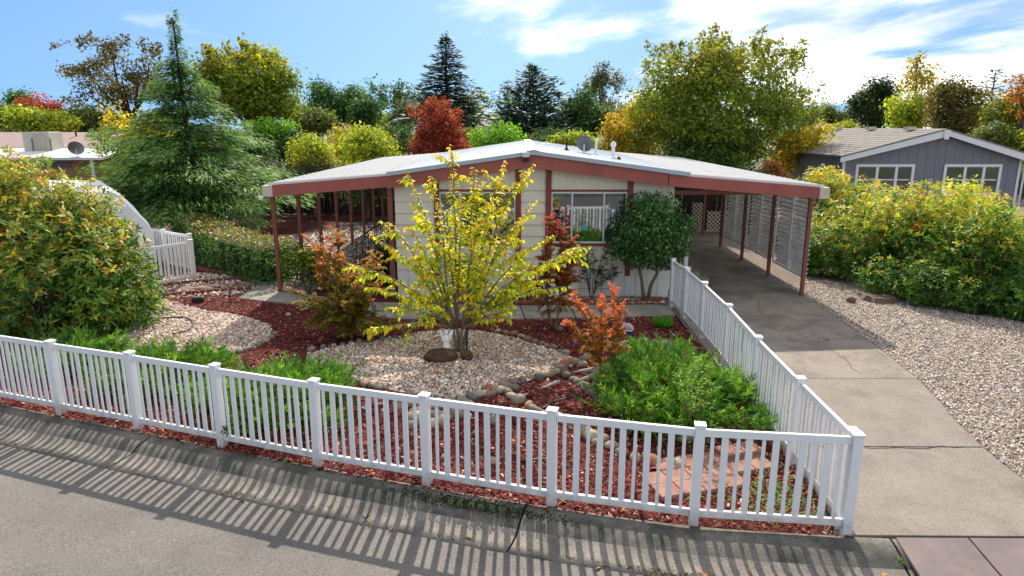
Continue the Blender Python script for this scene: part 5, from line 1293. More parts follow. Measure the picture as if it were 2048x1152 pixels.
# moss in the kerb and fallen leaves
rng = np.random.default_rng(73); n = 900; tx = rng.normal(0, .45, n)
mo = thing('moss_patch', 'dark green moss patch on the curb below the fence', 'moss', (-.55, 7.22, 0)); mo['kind'] = 'stuff'
pos = np.column_stack([tx, -.3 * tx + rng.normal(0, .055, n) + .02, np.full(n, .012) - .0]); A_, B_, N_ = rot_frames(rng, n, 1.0)
scatter('tufts', ICO_V, ICO_F, pos, A_ * .012, B_ * .012, N_ * .008, pick(rng, n, [(30, '#22311a'), (20, '#1a2415'), (10, '#3d4a22')], .3), 'pebble', mo)
for k, (u, v) in enumerate([(367, 925), (1500, 1145), (1728, 1132), (1770, 1146), (1395, 1137), (1405, 1150), (1424, 1147), (665, 1010), (930, 1128)]):
    lf = MB().add([(0, 0, 0), (.03, .025, .012), (.07, 0, .006), (.03, -.025, .014)], [(0, 2, 1), (0, 3, 2)])
    o = lf.build('fallen_leaf', 'rust_box'); o.location = gp(u, v, -.098 + (.03 if v > 1140 and u < 1450 else 0)); o.rotation_euler = (.1, .1, k * 1.3)
    tag(o, 'small tan fallen leaf lying in the gutter', 'leaf', 'fallen leaves in the gutter')
w2 = thing('weed', 'small green weed in the gutter beside the ramp plates', 'weed', gp(1795, 1128, -.1)); rng = np.random.default_rng(74); n = 60
leaf_part('leaves', rng.normal(0, .015, (n, 3)) + [0, 0, .02], np.column_stack([rng.normal(size=(n, 2)), rng.uniform(.2, 1.2, n)]), rng.normal(size=(n, 3)), np.full(n, .06), np.full(n, .025), pick(rng, n, [(1, '#7a9a3a'), (1, '#5f8a2e')]), 'leaf', w2)

# ------------------------------------------------------------------ stones
def rock_mesh(seed, name='stone', mat='pebble', col='#8f887c', sub=2):
    v, f = _ico(sub); o = Vector((seed * 3.1, seed * 1.7, 0))
    V = [tuple(Vector(p) * (1 + .16 * noise.noise(Vector(p) * 1.1 + o))) for p in v]
    me = bpy.data.meshes.new(name); me.from_pydata(V, [], f); me.polygons.foreach_set('use_smooth', [True] * len(f))
    ca = me.attributes.new('Col', 'FLOAT_COLOR', 'POINT'); c = Vector(lin(col)); buf = []
    for p in V:
        k = 1 + .3 * noise.noise(Vector(p) * 2.7 + o) + .25 * noise.noise(Vector(p) * 7 + o); buf += [c.x * k, c.y * k, c.z * k, 1]
    ca.data.foreach_set('color', buf); me.materials.append(MATS[mat]); return me
RC = ['#857b6e', '#736d65', '#948976', '#655f5a', '#8f7c68', '#7b6d5f', '#94644c', '#6d6764', '#a0957f', '#857765']
ROCKS = [rock_mesh(i + 1, col=c, sub=2) for i, c in enumerate(RC)]
def rock_row(label, pix, size, seed, closed=False, gap=.92, double=.0):
    pr = random.Random(seed); P = [gp(*p) for p in pix]; t = thing('stone_border', label, 'stone border', P[0]); o = P[0]
    L = [(b - a).length for a, b in zip(P, P[1:])]; s_ = 0; tot = sum(L)
    while s_ < tot:
        d = s_; k = 0
        while k < len(L) - 1 and d > L[k]: d -= L[k]; k += 1
        p = P[k].lerp(P[k + 1], min(1, d / L[k])); dr = (P[k + 1] - P[k]).normalized(); r = size * pr.uniform(.72, 1.25)
        nrm = Vector((-dr.y, dr.x, 0)) * pr.gauss(0, size * .25)
        me = pr.choice(ROCKS[:6] + ROCKS[7:]) if pr.random() > .03 else ROCKS[6]
        ob('stone', me, t, p - o + nrm + Vector((0, 0, r * .3)), (pr.uniform(-.25, .25), pr.uniform(-.25, .25), pr.uniform(0, 6.28)), (r * pr.uniform(.95, 1.5), r * pr.uniform(.7, 1.0), r * pr.uniform(.55, .78)))
        if pr.random() < double:
            q = Vector((-dr.y, dr.x, 0)) * size * 1.5 * pr.choice([-1, 1])
            ob('stone', pr.choice(ROCKS), t, p - o + q + Vector((0, 0, r * .28)), (0, 0, pr.uniform(0, 6.28)), (r * .9, r * .75, r * .6))
        s_ += r * 2 * gap
    return t
rock_row('row of round stones along the front edge of the white gravel bed', [(922, 803), (950, 795), (990, 788), (1012, 775), (1040, 762), (1085, 757), (1118, 745)], .11, 81, double=.3)
rock_row('row of stones stepping down towards the fence from the gravel bed', [(1008, 782), (1030, 800), (1052, 812), (1075, 822), (1120, 842), (1160, 858), (1185, 880), (1200, 893)], .115, 82)
rock_row('curved row of stones beside the red crape myrtle and juniper', [(1120, 738), (1150, 762), (1170, 780), (1200, 800), (1230, 822), (1262, 832), (1285, 838)], .105, 83)
rock_row('stones at the right tip of the gravel bed near the driftwood', [(1130, 733), (1150, 728), (1165, 722), (1178, 715)], .12, 84, double=.5)
rock_row('small stones along the back right edge of the gravel bed', [(985, 662), (1010, 667), (1035, 673), (1062, 683), (1090, 692), (1115, 702), (1140, 712)], .085, 85, gap=1.15)
rock_row('small stones along the back left edge of the gravel bed', [(625, 702), (650, 696), (690, 690), (730, 684), (765, 681), (800, 676), (835, 672)], .085, 86, gap=1.25)
rock_row('stones at the front left of the gravel bed by the juniper', [(690, 758), (715, 766), (740, 770), (760, 776)], .1, 87)
rock_row('heap of grey stones behind the fence post', [(795, 818), (830, 812), (870, 815), (905, 812), (930, 825), (905, 832), (860, 836), (815, 838), (845, 852), (890, 850)], .115, 88, gap=.8, double=.4)
rock_row('row of stones curving past the brick pavers behind the fence', [(1120, 838), (1145, 848), (1165, 860), (1180, 875), (1215, 890), (1245, 905), (1268, 918), (1290, 925), (1318, 928)], .11, 89, gap=1.2)
rock_row('stones under the far side of the corner juniper', [(1255, 690), (1285, 688), (1320, 688), (1345, 693), (1395, 862), (1360, 875)][:4], .12, 90, double=.4)
rock_row('white stones round the edge of the pinkish gravel bed', [(548, 668), (540, 680), (520, 688), (505, 700), (480, 705), (450, 712), (430, 715)], .07, 91, gap=1.1)
rock_row('small grey stones behind the fence near the corner juniper', [(1335, 868), (1365, 878), (1395, 885), (1425, 888)], .1, 92, gap=1.5)
for lab, u, v, r, c in [('flat grey stone beside the slender crape myrtle trunk', 1117, 657, .11, 3), ('round pale stone on the mulch left of the crape myrtle', 577, 629, .07, 8), ('orange stone lying alone in the white gravel', 876, 748, .07, 6), ('tan stone alone on the mulch behind the fence', 985, 921, .07, 4),
                       ('pale stone between pavers and fence post', 1356, 927, .1, 2), ('grey stone in the mulch between two fence posts', 985, 840, .11, 1)]:
    o = ob('stone', ROCKS[c], None, gp(u, v, r * .35), (0, 0, u), (r * 1.2, r, r * .65)); tag(o, lab, 'stone')
# mossy lava rocks under the statue
lava = rock_mesh(31, 'lava_rock', 'lava_rock', '#503828', 3)
o = ob('lava_rock', lava, None, gp(882, 712, .1), (0, 0, .15), (.34, .2, .15)); tag(o, 'dark mossy lava rock carrying the white statue', 'rock')
o = ob('lava_rock', lava, None, gp(934, 711, .08), (0, 0, 1.9), (.15, .12, .11)); tag(o, 'small dark lava rock right of the tree trunk', 'rock')

# white angel statue
at = thing('angel_statue', 'small white winged angel statue on the dark rock below the yellow tree', 'statue', gp(893, 700, .18) + Vector((0, -.02, .02)))
at.location.z = .2
def skin_body(name, pts, edges, rad, mat, parent, sub=2):
    me = bpy.data.meshes.new(name); me.from_pydata(pts, edges, []); o = link(bpy.data.objects.new(name, me), parent); me.materials.append(MATS[mat])
    sk_ = o.modifiers.new('skin', 'SKIN'); sk_.use_smooth_shade = True
    for i, r in enumerate(rad): me.skin_vertices[0].data[i].radius = (r, r)
    me.skin_vertices[0].data[0].use_root = True
    sb = o.modifiers.new('sub', 'SUBSURF'); sb.levels = sub; sb.render_levels = sub
    return o
MB().lathe([(.085, .025), (.075, .06), (.06, .12), (.048, .18), (.058, .23), (.05, .265), (.022, .29), (.018, .3), (.034, .315), (.04, .34), (.034, .37), (.012, .385)], 14).build('body', 'statue_white', at, smooth=True)
for s_ in (-1, 1):
    MB().tube([(s_ * .05, 0, .255), (s_ * .075, -.03, .2), (s_ * .035, -.07, .185), (0, -.075, .2)], [.02, .017, .014, .012], 7).build('arm', 'statue_white', at, smooth=True)
    MB().add([(s_ * .02, .03, .2), (s_ * .05, .05, .3), (s_ * .1, .06, .37), (s_ * .135, .06, .36), (s_ * .12, .05, .28), (s_ * .07, .04, .17), (s_ * .02, .045, .2), (s_ * .05, .065, .3), (s_ * .1, .075, .37), (s_ * .135, .075, .36), (s_ * .12, .065, .28), (s_ * .07, .055, .17)],
             [(0, 1, 2, 3, 4, 5), (11, 10, 9, 8, 7, 6)] + [(i, (i + 1) % 6, 6 + (i + 1) % 6, 6 + i) for i in range(6)]).build('wing', 'statue_white', at, bevel=.004)
MB().lathe([(.1, 0), (.1, .025), (.08, .03)], 14).build('base', 'statue_white', at)

# dark garden ornament by the path
lo = thing('garden_lantern', 'dark stone garden lantern between the yellow tree and the path', 'lantern', gp(964, 645))
MB().lathe([(.2, 0), (.2, .06), (.13, .1), (.1, .16)], 14).build('base', 'dark_stone', lo, smooth=False)
MB().lathe([(.06, .16), (.05, .3), (.09, .34)], 12).build('stem', 'dark_stone', lo)
MB().lathe([(.1, .34), (.1, .46), (.08, .47)], 6).build('lamp_house', 'dark_stone', lo)
MB().lathe([(.17, .47), (.1, .54), (.03, .58), (.02, .63)], 6).build('cap', 'dark_stone', lo)

# security sign
sg = thing('yard_sign', 'small white and blue yard sign in the mulch beside the red crape myrtle', 'sign', gp(1254, 671))
q = fp(1247, 655, sg.location.y); zc_ = q.z
def outline(w, h): return [(-.5 * w, 0), (-.36 * w, .5 * h), (.14 * w, .5 * h), (.42 * w, .2 * h), (.5 * w, -.05 * h), (.36 * w, -.45 * h), (-.34 * w, -.42 * h)]
def plate(w, h, y, th, mat, name, parent, dx=0, dz=0):
    p = outline(w, h); n = len(p)
    return MB().add([(x + dx, y, zc_ + z + dz) for x, z in p] + [(x + dx, y + th, zc_ + z + dz) for x, z in p], [tuple(range(n)), tuple(range(n, 2 * n))[::-1]] + [(i, (i + 1) % n, n + (i + 1) % n, n + i) for i in range(n)]).build(name, mat, parent)
MB().box(-.012, .012, .022, .034, 0, zc_ + .1).build('stake', 'aluminium', sg)
MB().add([(-.02, .006, zc_ + .19), (.13, .006, zc_ - .16), (.0, .006, zc_ - .16), (-.1, .006, zc_ + .1), (-.02, .02, zc_ + .19), (.13, .02, zc_ - .16), (.0, .02, zc_ - .16), (-.1, .02, zc_ + .1)], [(0, 1, 2, 3), (4, 7, 6, 5), (0, 4, 5, 1), (1, 5, 6, 2), (2, 6, 7, 3), (3, 7, 4, 0)]).build('back_plate', 'sign_blue', sg)
fpz = plate(.29, .2, -.008, .01, 'white_paint', 'face_plate', sg)
m = MB()
for k in range(9):                                   # the faint line of lettering, too small to read
    x = -.09 + k * .021; m.box(x, x + .012, -.0105, -.0085, zc_ - .04, zc_ - .015 - .004 * (k % 3 == 1))
m.build('lettering', 'dark_stone', fpz)
m = MB()
for k in range(10):
    a0 = .5 + k * .5; m.box(-.03 + .03 * math.cos(a0) - .006, -.03 + .03 * math.cos(a0) + .006, -.0105, -.0085, zc_ + .03 + .025 * math.sin(a0) - .005, zc_ + .03 + .025 * math.sin(a0) + .005)
m.build('emblem', 'dark_stone', fpz)

# driftwood
def wood(label, paths, rads):
    o0 = Vector(paths[0][0]); t = thing('driftwood', label, 'driftwood', (o0.x, o0.y, 0)); m = MB()
    for pts, r in zip(paths, rads):
        q = []
        for a, b in zip(pts, pts[1:]): q += [Vector(a).lerp(Vector(b), k / 4) for k in range(4)]
        q.append(Vector(pts[-1])); n = len(q); pr = random.Random(int(abs(pts[0][0]) * 100))
        m.tube([p - Vector((o0.x, o0.y, 0)) + Vector((pr.gauss(0, .008), pr.gauss(0, .008), pr.gauss(0, .005))) for p in q], [r * (1 - .75 * i / (n - 1)) for i in range(n)], 8)
    m.build('branch', 'driftwood', t, smooth=True); return t
wood('forked bleached driftwood root beside the red crape myrtle', [[gp(1197, 735, .25), gp(1185, 752, .15), gp(1170, 758, .08), gp(1148, 762, .04)], [gp(1197, 735, .25), gp(1190, 760, .1), gp(1183, 778, .03)], [gp(1195, 738, .2), gp(1165, 742, .05), gp(1145, 745, .03)]], [.06, .045, .05])
wood('short bleached driftwood stick on the mulch by the stone row', [[gp(1118, 764, .03), gp(1100, 770, .05), gp(1083, 776, .03)]], [.045])
wood('thin bleached driftwood piece behind the red crape myrtle', [[gp(1235, 690, .04), gp(1255, 682, .08), gp(1275, 684, .03)]], [.04])
wood('tiny bleached stick on the mulch near the gravel bed', [[gp(1045, 792, .02), gp(1058, 786, .03)]], [.03])

# hoses
def hose(name, label, pix, r=.011, z=.02):
    P = [gp(u, v, z) for u, v in pix]; q = []
    for i in range(len(P) - 1):
        p0, p1, p2, p3 = P[max(i - 1, 0)], P[i], P[i + 1], P[min(i + 2, len(P) - 1)]
        for k in range(6):
            t = k / 6; q.append(.5 * ((2 * p1) + (p2 - p0) * t + (2 * p0 - 5 * p1 + 4 * p2 - p3) * t * t + (3 * p1 - p0 - 3 * p2 + p3) * t ** 3))
    q.append(P[-1]); o = MB().tube(q, r, 7).build(name, 'hose_black', smooth=True); tag(o, label, 'hose'); return o
hose('drip_hose', 'black drip hose across the mulch towards the corner juniper', [(1085, 817), (1110, 803), (1145, 793), (1180, 788), (1215, 778)], .014)
hose('drip_hose', 'looped grey hose lying on the pinkish gravel', [(345, 668), (375, 660), (386, 648), (378, 638), (360, 634), (320, 636)], .014, .05)
hose('drip_hose', 'thin black hose between the yard sign and the grass tuft', [(1258, 652), (1275, 650), (1300, 652)], .01)
hose('drip_hose', 'black hose end behind the fence near the middle post', [(1040, 922), (1065, 920), (1090, 918)], .018)
hose('drip_hose', 'short black hose on the mulch right of the pinkish gravel', [(560, 690), (590, 700), (610, 708)], .01)
MB().box(-.14, .14, -.1, .1, 0, .14).build('utility_box', 'hose_black', bevel=.03)
o = bpy.data.objects['utility_box']; o.location = gp(397, 604); o.rotation_euler = (0, 0, .2); tag(o, 'small black box on the mulch behind the pinkish gravel', 'box')
# pavers, stepping stones, edging
pv = thing('brick_paving', 'small area of square red pavers inside the fence by the corner', 'paving', (2.45, 8.05, 0), .28)
pm = MB().box(-.146, .146, -.146, .146, -.02, .045).mesh('paver', 'paver', bevel=.006)
for i in range(-3, 3):
    for j in range(-1, 2):
        if (i, j) in ((-3, 1), (2, -1), (1, -1)): continue
        ob('paver', pm, pv, (.302 * i + .15, .302 * j, .003 * ((i * 3 + j) % 3)), (0, 0, .01 * ((i + j) % 3 - 1)))
for i in (1, 2): ob('paver', pm, pv, (.31 * i + .18, .33, .066), (0, 0, .12))
o = MB().box(-.02, .02, -.02, .02, 0, .62).build('metal_stake', 'post_red'); o.location = gp(1268, 985) ; tag(o, 'thin brown metal stake standing behind the fence pickets', 'stake')
ss = thing('stepping_stones', 'row of brown stepping stones from the path to the open gate', 'stepping stones', gp(500, 568))
sm_ = MB().prism([(-.26, -.19), (.26, -.2), (.27, .19), (-.25, .2)], 0, .04).mesh('stepping_stone', 'step_stone', bevel=.01)
for k in range(5):
    p = gp(500 - 44 * k, 570 + 3.4 * k) - Vector(ss.location); ob('stepping_stone', sm_, ss, p + Vector((0, 0, .005)), (0, 0, -.2 + .08 * (k % 3)))
def edging(label, pix, step=.15, mat='edging_brick', hh=.09):
    P = [gp(*p) for p in pix]; t = thing('brick_edging', label, 'edging', P[0]); me = MB().prism([(-step * .47, -.04), (step * .47, -.04), (step * .47, .02), (step * .25, .05), (-step * .25, .05), (-step * .47, .02)], 0, hh).mesh('brick', mat, bevel=.008)
    for a, b in zip(P, P[1:]):
        d = b - a; n = max(1, int(d.length / step))
        for k in range(n): ob('brick', me, t, a + d * ((k + .5) / n) - P[0], (0, 0, math.atan2(d.y, d.x)))
    return t
edging('scalloped red edging on the near side of the stepping stones', [(505, 580), (440, 583), (370, 589), (310, 595)], .17)
edging('scalloped red edging between gravel and open gate', [(525, 560), (460, 561), (390, 566), (320, 574)], .17)
edging('low brown edging along the foot of the clipped hedge', [(520, 556), (460, 551), (420, 545), (385, 540)], .25)
edging('row of red bricks between house gravel and concrete path', [(835, 610), (960, 609), (1130, 608), (1318, 606)], .3, 'red_brick', .075)
edging('two loose red bricks in the gravel under the rose', [(1165, 604), (1190, 604)], .3, 'red_brick', .09)
for k, (lab, u, v) in enumerate([('low weathered tree stump on the gravel before the right shrubs', 1760, 602)]):
    sp = thing('tree_stump', lab, 'stump', gp(u, v)); me = MB()
    n = 16; pr = random.Random(4); rad = [.3 + pr.uniform(-.05, .09) for _ in range(n)]
    V = [(math.cos(6.283 * i / n) * r * 1.35, math.sin(6.283 * i / n) * r * 1.35, 0) for i, r in enumerate(rad)] + [(math.cos(6.283 * i / n) * r, math.sin(6.283 * i / n) * r, .13 + pr.uniform(-.03, .03)) for i, r in enumerate(rad)]
    me.add(V + [(0, 0, .1)], [(i, (i + 1) % n, n + (i + 1) % n, n + i) for i in range(n)] + [(n + i, n + (i + 1) % n, 2 * n) for i in range(n)]).build('wood', 'stump', sp)
o = ob('pine_cone', rock_mesh(9, 'pine_cone', 'stump', '#3a332c', 2), None, gp(1702, 600, .06), (0, 0, 0), (.12, .1, .09)); tag(o, 'dark round cone on the gravel left of the stump', 'cone')
# ------------------------------------------------------------------ trees behind
def bt(name, label, u, vt, vb, hw, Y, n, leaf, pal, seed, **k):
    p = fp(u, vt, Y); q = fp(u, vb, Y); rx = hw / FPX * Y * .985; n = int(n * 1.7); leaf *= .74
    return tree(name, label, 'tree', (p.x, Y, -.1), p.z, rx, rx * k.pop('deep', .85), max(q.z, .4), n, leaf, pal, seed, **k)
G_DK = [(30, '#405a34'), (24, '#4d673a'), (16, '#324828'), (8, '#657646')]
G_OL = [(30, '#66733a'), (24, '#576133'), (18, '#7d7f44'), (10, '#465329')]
G_YE = [(30, '#8c9c32'), (26, '#a3a637'), (20, '#6f8530'), (12, '#b8ad3c')]
G_BR = [(34, '#6f9c2c'), (26, '#82ad35'), (18, '#567f26')]
GOLD = [(28, '#b09e34'), (22, '#c5a838'), (20, '#8f9232'), (14, '#78842f'), (10, '#c5923a')]
BRN = [(28, '#55502f'), (22, '#665c36'), (18, '#464429'), (14, '#6f5c36')]
REDT = [(30, '#8d3a30'), (24, '#a04a38'), (18, '#7a332c'), (12, '#9c6440')]
GREY = [(28, '#5b6350'), (22, '#6d7260'), (18, '#474f3e'), (14, '#7d7a62')]
PINE = [(30, '#3b5c36'), (24, '#496a3e'), (16, '#2e4829'), (8, '#64814a')]
SPRU = [(30, '#40574d'), (24, '#4d6658'), (18, '#33473f'), (8, '#637a68')]

# left side
bt('oak_tree', 'tall sparse brown-leaved oak behind the tan house', 222, 72, 245, 118, 55, 5200, .3, BRN, 101, lobes=26, lr=(.16, .3), sparse=.27, shoots=14, bark='dark_bark', inner=.35, trunk=.42)
bt('broadleaf_tree', 'large yellow-green tree between the cedar and the dark pines', 492, 88, 262, 112, 50, 11000, .34, [(30, '#66792a'), (26, '#7b882d'), (20, '#506527'), (14, '#98962f')], 102, lobes=30, lr=(.17, .34), shoots=12, bark='dark_bark', pal_top=[(26, '#94902d'), (20, '#848a2b'), (14, '#766e2c')], top_from=.8)
bt('maple_tree', 'red-topped tree above the tan house roof at far left', 72, 186, 250, 42, 70, 2600, .34, [(30, '#9c3f35'), (20, '#b25340'), (14, '#7f4a35')], 103, lobes=12)
bt('round_tree', 'dark green round tree behind the red treetop at far left', 40, 178, 240, 32, 80, 2000, .4, PINE, 104, lobes=10)
bt('broadleaf_tree', 'light yellow-green tree over the left house roof', 85, 212, 272, 75, 50, 4200, .3, G_YE, 105, lobes=16)
bt('broadleaf_tree', 'dark green tree behind the rooftop box on the left', 165, 215, 275, 60, 52, 3400, .3, G_OL, 106, lobes=14)
bt('broadleaf_tree', 'muted brown-green tree at the far left edge', -10, 205, 275, 60, 60, 3000, .33, G_OL, 107, lobes=14)
p = fp(345, 30, 27)
conifer('cedar_tree', 'tall feathery cedar with drooping tip left of the patio', (p.x, 27, 0), p.z, 3.5, [(30, '#4c6e38'), (26, '#406030'), (20, '#5b7c44'), (14, '#345028')], 110, levels=25, per=10, sprays=420, droop=.2, up=.1, spray=.25, taper=1.3, z0=.13, irregular=.34, lead=.12, wide=.22, fan=.2, hang=.35, ruff=.6, spire=.6, tips=[(30, '#668646'), (24, '#58783c'), (12, '#7c9454')])
bt('broadleaf_tree', 'yellow-green shrubby tree just left behind the cedar', 265, 205, 350, 68, 31, 4600, .2, G_YE, 111, lobes=16, pal_top=GOLD)
bt('broadleaf_tree', 'bright lime green tree between cedar and patio roof', 548, 228, 300, 48, 45, 2600, .26, G_BR, 112, lobes=12)
bt('round_tree', 'olive rounded tree beside the lime green one', 634, 213, 272, 50, 55, 3000, .3, G_OL, 113, lobes=14)
bt('pine_tree', 'broad dark green pine behind the olive tree', 672, 146, 262, 68, 82, 5600, .45, PINE, 114, lobes=20, lr=(.24, .38), bark='dark_bark')
bt('oak_tree', 'sparse dark oak right of the broad dark pine', 742, 150, 250, 36, 95, 1800, .45, G_DK, 115, lobes=14, sparse=.34, bark='dark_bark')
bt('oak_tree', 'sparse dark oak with small round head left of the blue spruce', 800, 147, 250, 32, 98, 1700, .45, G_DK, 116, lobes=13, sparse=.3, bark='dark_bark')
bt('round_tree', 'dark green tree below the sparse oaks', 730, 188, 270, 36, 75, 2200, .4, PINE, 117, lobes=12)
bt('broadleaf_tree', 'golden-green shrubby tree behind the patio roof corner', 622, 258, 400, 60, 33.5, 4600, .19, GOLD, 118, lobes=16, pal_top=G_YE)
bt('broadleaf_tree', 'yellow-green loose tree behind the patio roof', 745, 218, 370, 62, 38, 4800, .21, G_YE, 119, lobes=18, lr=(.22, .36), sparse=.1)
bt('broadleaf_tree', 'small gold-green tree between the two patio-side trees', 690, 240, 360, 38, 40, 2200, .21, GOLD, 120, lobes=12)
bt('maple_tree', 'dark red maple behind the white patio roof', 872, 196, 350, 70, 42, 7200, .2, REDT, 121, lobes=28, lr=(.16, .3), shoots=12)
bt('broadleaf_tree', 'bright green round tree behind the metal roof ridge', 990, 234, 330, 58, 45, 4400, .24, G_BR, 122, lobes=15)
bt('broadleaf_tree', 'pale olive tree between the two spruces', 950, 172, 270, 38, 85, 2000, .42, G_OL, 123, lobes=12, sparse=.2)
bt('broadleaf_tree', 'grey-green tree behind the dark red maple', 815, 195, 270, 42, 88, 2200, .42, GREY, 124, lobes=12)
p = fp(890, 68, 75)
conifer('spruce_tree', 'tall narrow dark spruce above the red maple', (p.x, 75, 0), p.z, 3.6, SPRU, 125, levels=46, per=12, sprays=18, droop=.1, up=.05, spray=.8, taper=.85, z0=.3, irregular=.25, wide=.4)
p = fp(1066, 134, 66)
conifer('spruce_tree', 'broad blue-grey spruce behind the roof ridge', (p.x, 66, 0), p.z, 4.1, SPRU, 126, levels=42, per=13, sprays=20, droop=-.05, up=.12, spray=.85, taper=.75, z0=.22, irregular=.28, wide=.36)
p = fp(1014, 165, 72)
conifer('spruce_tree', 'smaller brownish spruce at the left of the broad one', (p.x, 72, 0), p.z, 2.7, [(30, '#4a4f3a'), (20, '#5c5a40'), (14, '#3a4234')], 127, levels=24, per=9, sprays=11, droop=.05, up=.1, spray=.8, taper=.8, z0=.25, irregular=.28)
bt('pine_tree', 'round-headed green pine right of the broad spruce', 1180, 174, 285, 50, 66, 4600, .36, [(30, '#3c5c30'), (24, '#4c6b38'), (16, '#2f4a28'), (10, '#6d7f44')], 128, lobes=16, lr=(.26, .4))
bt('eucalyptus_tree', 'tall grey airy tree behind the round-headed pine', 1211, 118, 250, 40, 92, 2600, .42, GREY, 129, lobes=18, lr=(.2, .32), sparse=.22)
# the big tree behind the carport
bt('ash_tree', 'largest tree, green and gold crown towering over the carport roof', 1442, 68, 350, 188, 37, 24000, .23, [(28, '#647a2e'), (24, '#76842f'), (18, '#506829'), (16, '#908d32')], 130, lobes=52, lr=(.17, .3), sparse=.06, shoots=40, pal_top=[(24, '#7f7e2c'), (22, '#6f742a'), (12, '#8d732e'), (18, '#7a8a2e')], top_from=.75, bark='dark_bark', trunk=.3)
bt('ash_tree', 'golden tree at the left foot of the largest tree', 1270, 188, 340, 66, 39, 5600, .22, [(30, '#b3932b'), (24, '#c2a230'), (18, '#8f8a2b'), (10, '#a9762c')], 131, lobes=18, lr=(.2, .34))
bt('broadleaf_tree', 'dark green shrubby tree just behind the carport roof', 1430, 255, 380, 110, 34.5, 6500, .19, [(30, '#3f5a26'), (24, '#4f6a2b'), (18, '#2f481f'), (8, '#8a8a30')], 132, lobes=22)
bt('broadleaf_tree', 'golden drooping tree between the largest tree and grey house', 1615, 232, 360, 82, 36, 5200, .2, GOLD, 133, lobes=18, lr=(.18, .3), sparse=.2)
bt('maple_tree', 'small reddish tree above the carport gutter end', 1548, 312, 400, 34, 29, 1500, .13, [(30, '#8f4f38'), (20, '#a56a45'), (14, '#6c6a34')], 134, lobes=10)
# right side
bt('oak_tree', 'dense dark green oak behind the grey house roof', 1757, 158, 262, 52, 75, 4600, .38, [(30, '#3a4a2c'), (24, '#475834'), (16, '#2c3a22')], 140, lobes=20, lr=(.22, .34), bark='dark_bark')
bt('poplar_tree', 'tall thin tree with bare twiggy top over the grey house', 1852, 78, 270, 42, 60, 2300, .3, GOLD, 141, lobes=22, lr=(.16, .28), sparse=.3, taper=.5, bark='pale_bark')
bt('broadleaf_tree', 'golden-green tree left of the thin twiggy tree', 1815, 178, 275, 40, 58, 2600, .3, G_YE, 142, lobes=12)
bt('cypress_tree', 'wide brownish green tree right behind the grey house gable', 1925, 152, 300, 72, 53, 6800, .3, [(30, '#5f5a30'), (24, '#6e6736'), (18, '#4c4a29'), (12, '#7a6a34')], 143, lobes=18, lr=(.26, .42))
p = fp(1992, 135, 85)
conifer('spruce_tree', 'dark narrow conifer near the right edge behind the others', (p.x, 85, 0), p.z, 3.2, SPRU, 144, levels=24, per=9, sprays=10, droop=.05, up=.1, spray=.9, taper=.55, z0=.2, irregular=.3)
bt('pine_tree', 'yellow-green pine with visible limbs at the right edge', 2030, 178, 300, 48, 48, 2600, .26, [(30, '#6f7a30'), (22, '#57682c'), (14, '#8d8833')], 145, lobes=14, sparse=.15)
bt('maple_tree', 'orange-leaved branches at the upper right edge', 2062, 122, 230, 34, 46, 900, .26, [(30, '#a86d2c'), (22, '#b5853a'), (14, '#8a5a2a')], 146, lobes=10, sparse=.2)
bt('broadleaf_tree', 'small round green tree in the gap left of the dark oak', 1668, 200, 262, 26, 95, 1300, .42, G_OL, 147, lobes=10)
bt('broadleaf_tree', 'grey-green shrub beyond the right corner of the grey house', 2050, 330, 425, 34, 40, 1500, .2, GREY, 148, lobes=10)
# distant trees closing the horizon
rng_f = random.Random(9)
PAL_F = [G_DK, G_OL, GREY, PINE, G_YE]
far_u = [(15, 'behind the red treetop at far left'), (330, 'glimpsed beside the cedar'), (590, 'right of the large yellow-green tree'), (640, 'at the left side of the broad dark pine'), (770, 'between the two sparse oaks'), (850, 'just left of the tall narrow spruce'), (935, 'right of the tall narrow spruce'), (1010, 'behind the smaller brownish spruce'),
         (1130, 'between broad spruce and round-headed pine'), (1250, 'right of the tall grey airy tree'), (1310, 'above the golden tree'), (1625, 'just right of the largest tree'), (1700, 'left of the dense dark oak'), (1790, 'right of the dense dark oak'), (1960, 'left of the dark narrow conifer'), (2060, 'at the right edge behind the pine')]
for i, (u, where) in enumerate(far_u):
    vt = 205 + 14 * math.sin(i * 2.1) + rng_f.uniform(-6, 6)
    bt('distant_tree', 'small distant tree on the horizon, ' + where, u, vt, 262, 46 + rng_f.uniform(-6, 10), 118 + rng_f.uniform(-8, 8), 1300, .55, PAL_F[i % 5], 200 + i, lobes=9, group='distant trees along the horizon')

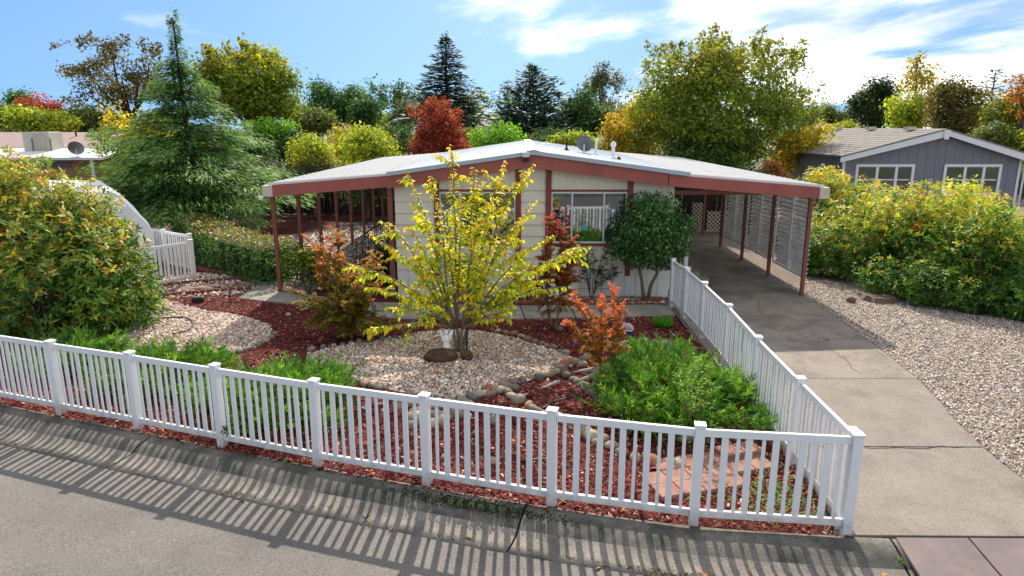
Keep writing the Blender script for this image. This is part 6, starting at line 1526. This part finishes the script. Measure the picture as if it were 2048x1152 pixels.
# bushes that close the gaps under the crowns
for i, (u, vt, hw, Y, pal, lab) in enumerate([(-20, 232, 70, 47, G_OL, 'olive bush at the far left edge above the pink roof'), (300, 240, 60, 44, G_OL, 'olive bush seen through the cedar'), (430, 245, 70, 43, G_YE, 'yellow-green bush under the large yellow-green tree'), (500, 258, 50, 42, G_DK, 'dark bush under the large yellow-green tree'),
        (590, 252, 45, 44, G_DK, 'dark bush below the olive rounded tree'), (690, 250, 60, 52, G_OL, 'olive bush under the broad dark pine'), (790, 245, 55, 52, G_DK, 'dark bush left of the dark red maple'), (930, 244, 45, 52, G_OL, 'olive bush right of the dark red maple'), (1090, 250, 60, 55, G_DK, 'dark bush below the broad blue-grey spruce'),
        (1150, 258, 50, 50, G_YE, 'yellow-green bush under the round-headed pine'), (1230, 262, 50, 50, G_OL, 'olive bush left of the golden tree foot'), (1680, 236, 46, 60, G_YE, 'yellow-green bush behind the grey house roof'), (1990, 240, 60, 46, G_OL, 'olive bush under the right edge trees'), (2070, 262, 60, 44, G_YE, 'yellow bush at the right edge')]):
    bt('bush', lab, u, vt, 330, hw, Y, 3000, .24, pal, 300 + i, lobes=14, lr=(.22, .36), stems=2)

# oleanders and dark shrubs along the back fences
OLE = [(30, '#4c5a3e'), (24, '#3c4a30'), (18, '#2c3825'), (12, '#6a745a')]
for k, (x, y, h, rx, lab) in enumerate([(-17.6, 34.4, 2.9, 2.2, 'dark oleander behind the cedar by the board fence'), (-12.3, 33.0, 3.0, 2.0, 'grey-green oleander between cedar and patio roof'), (-9.6, 32.4, 2.9, 1.8, 'dark oleander with bare pale stems behind the patio'),
                                       (-7.2, 32.2, 2.8, 1.6, 'dark oleander behind the far patio posts'), (-4.6, 32.9, 3.0, 1.7, 'dark oleander behind the house end')]):
    tree('oleander', lab, 'shrub', (x, y, 0), h, rx, 1.1, .75, 4200, .17, OLE, 160 + k, lobes=14, stems=5, trunk=.12, bark='pale_bark', wide=.32)
for k, (x, y, h, lab) in enumerate([(5.3, 30.4, 3.1, 'dark shrub over the board fence at the carport end'), (7.5, 30.4, 3.1, 'dark shrub behind the narrow lattice strip'), (9.6, 28.4, 3.0, 'dark shrub beyond the carport louvres')]):
    tree('dark_shrub', lab, 'shrub', (x, y, 0), h, 1.2, 1.0, .2, 3000, .14, G_DK, 170 + k, lobes=12, stems=3)
whorl_shrub('leafy_shrub', 'golden shrub between carport and grey house, farthest of the row', (11.2, 24.5, 0), 1.9, 1.7, 3.2, 2200, .11, HG, HT, 58, lobes=18)
whorl_shrub('leafy_shrub', 'pale green shrub with red buds behind the big left shrub', (-14.5, 19.5, 0), 2.0, 1.6, 3.3, 1100, .12, [(30, '#5c7040'), (20, '#6f7f50'), (10, '#8a6a50')], [(30, '#6f7f50'), (10, '#b0604a')], 59, lobes=18)
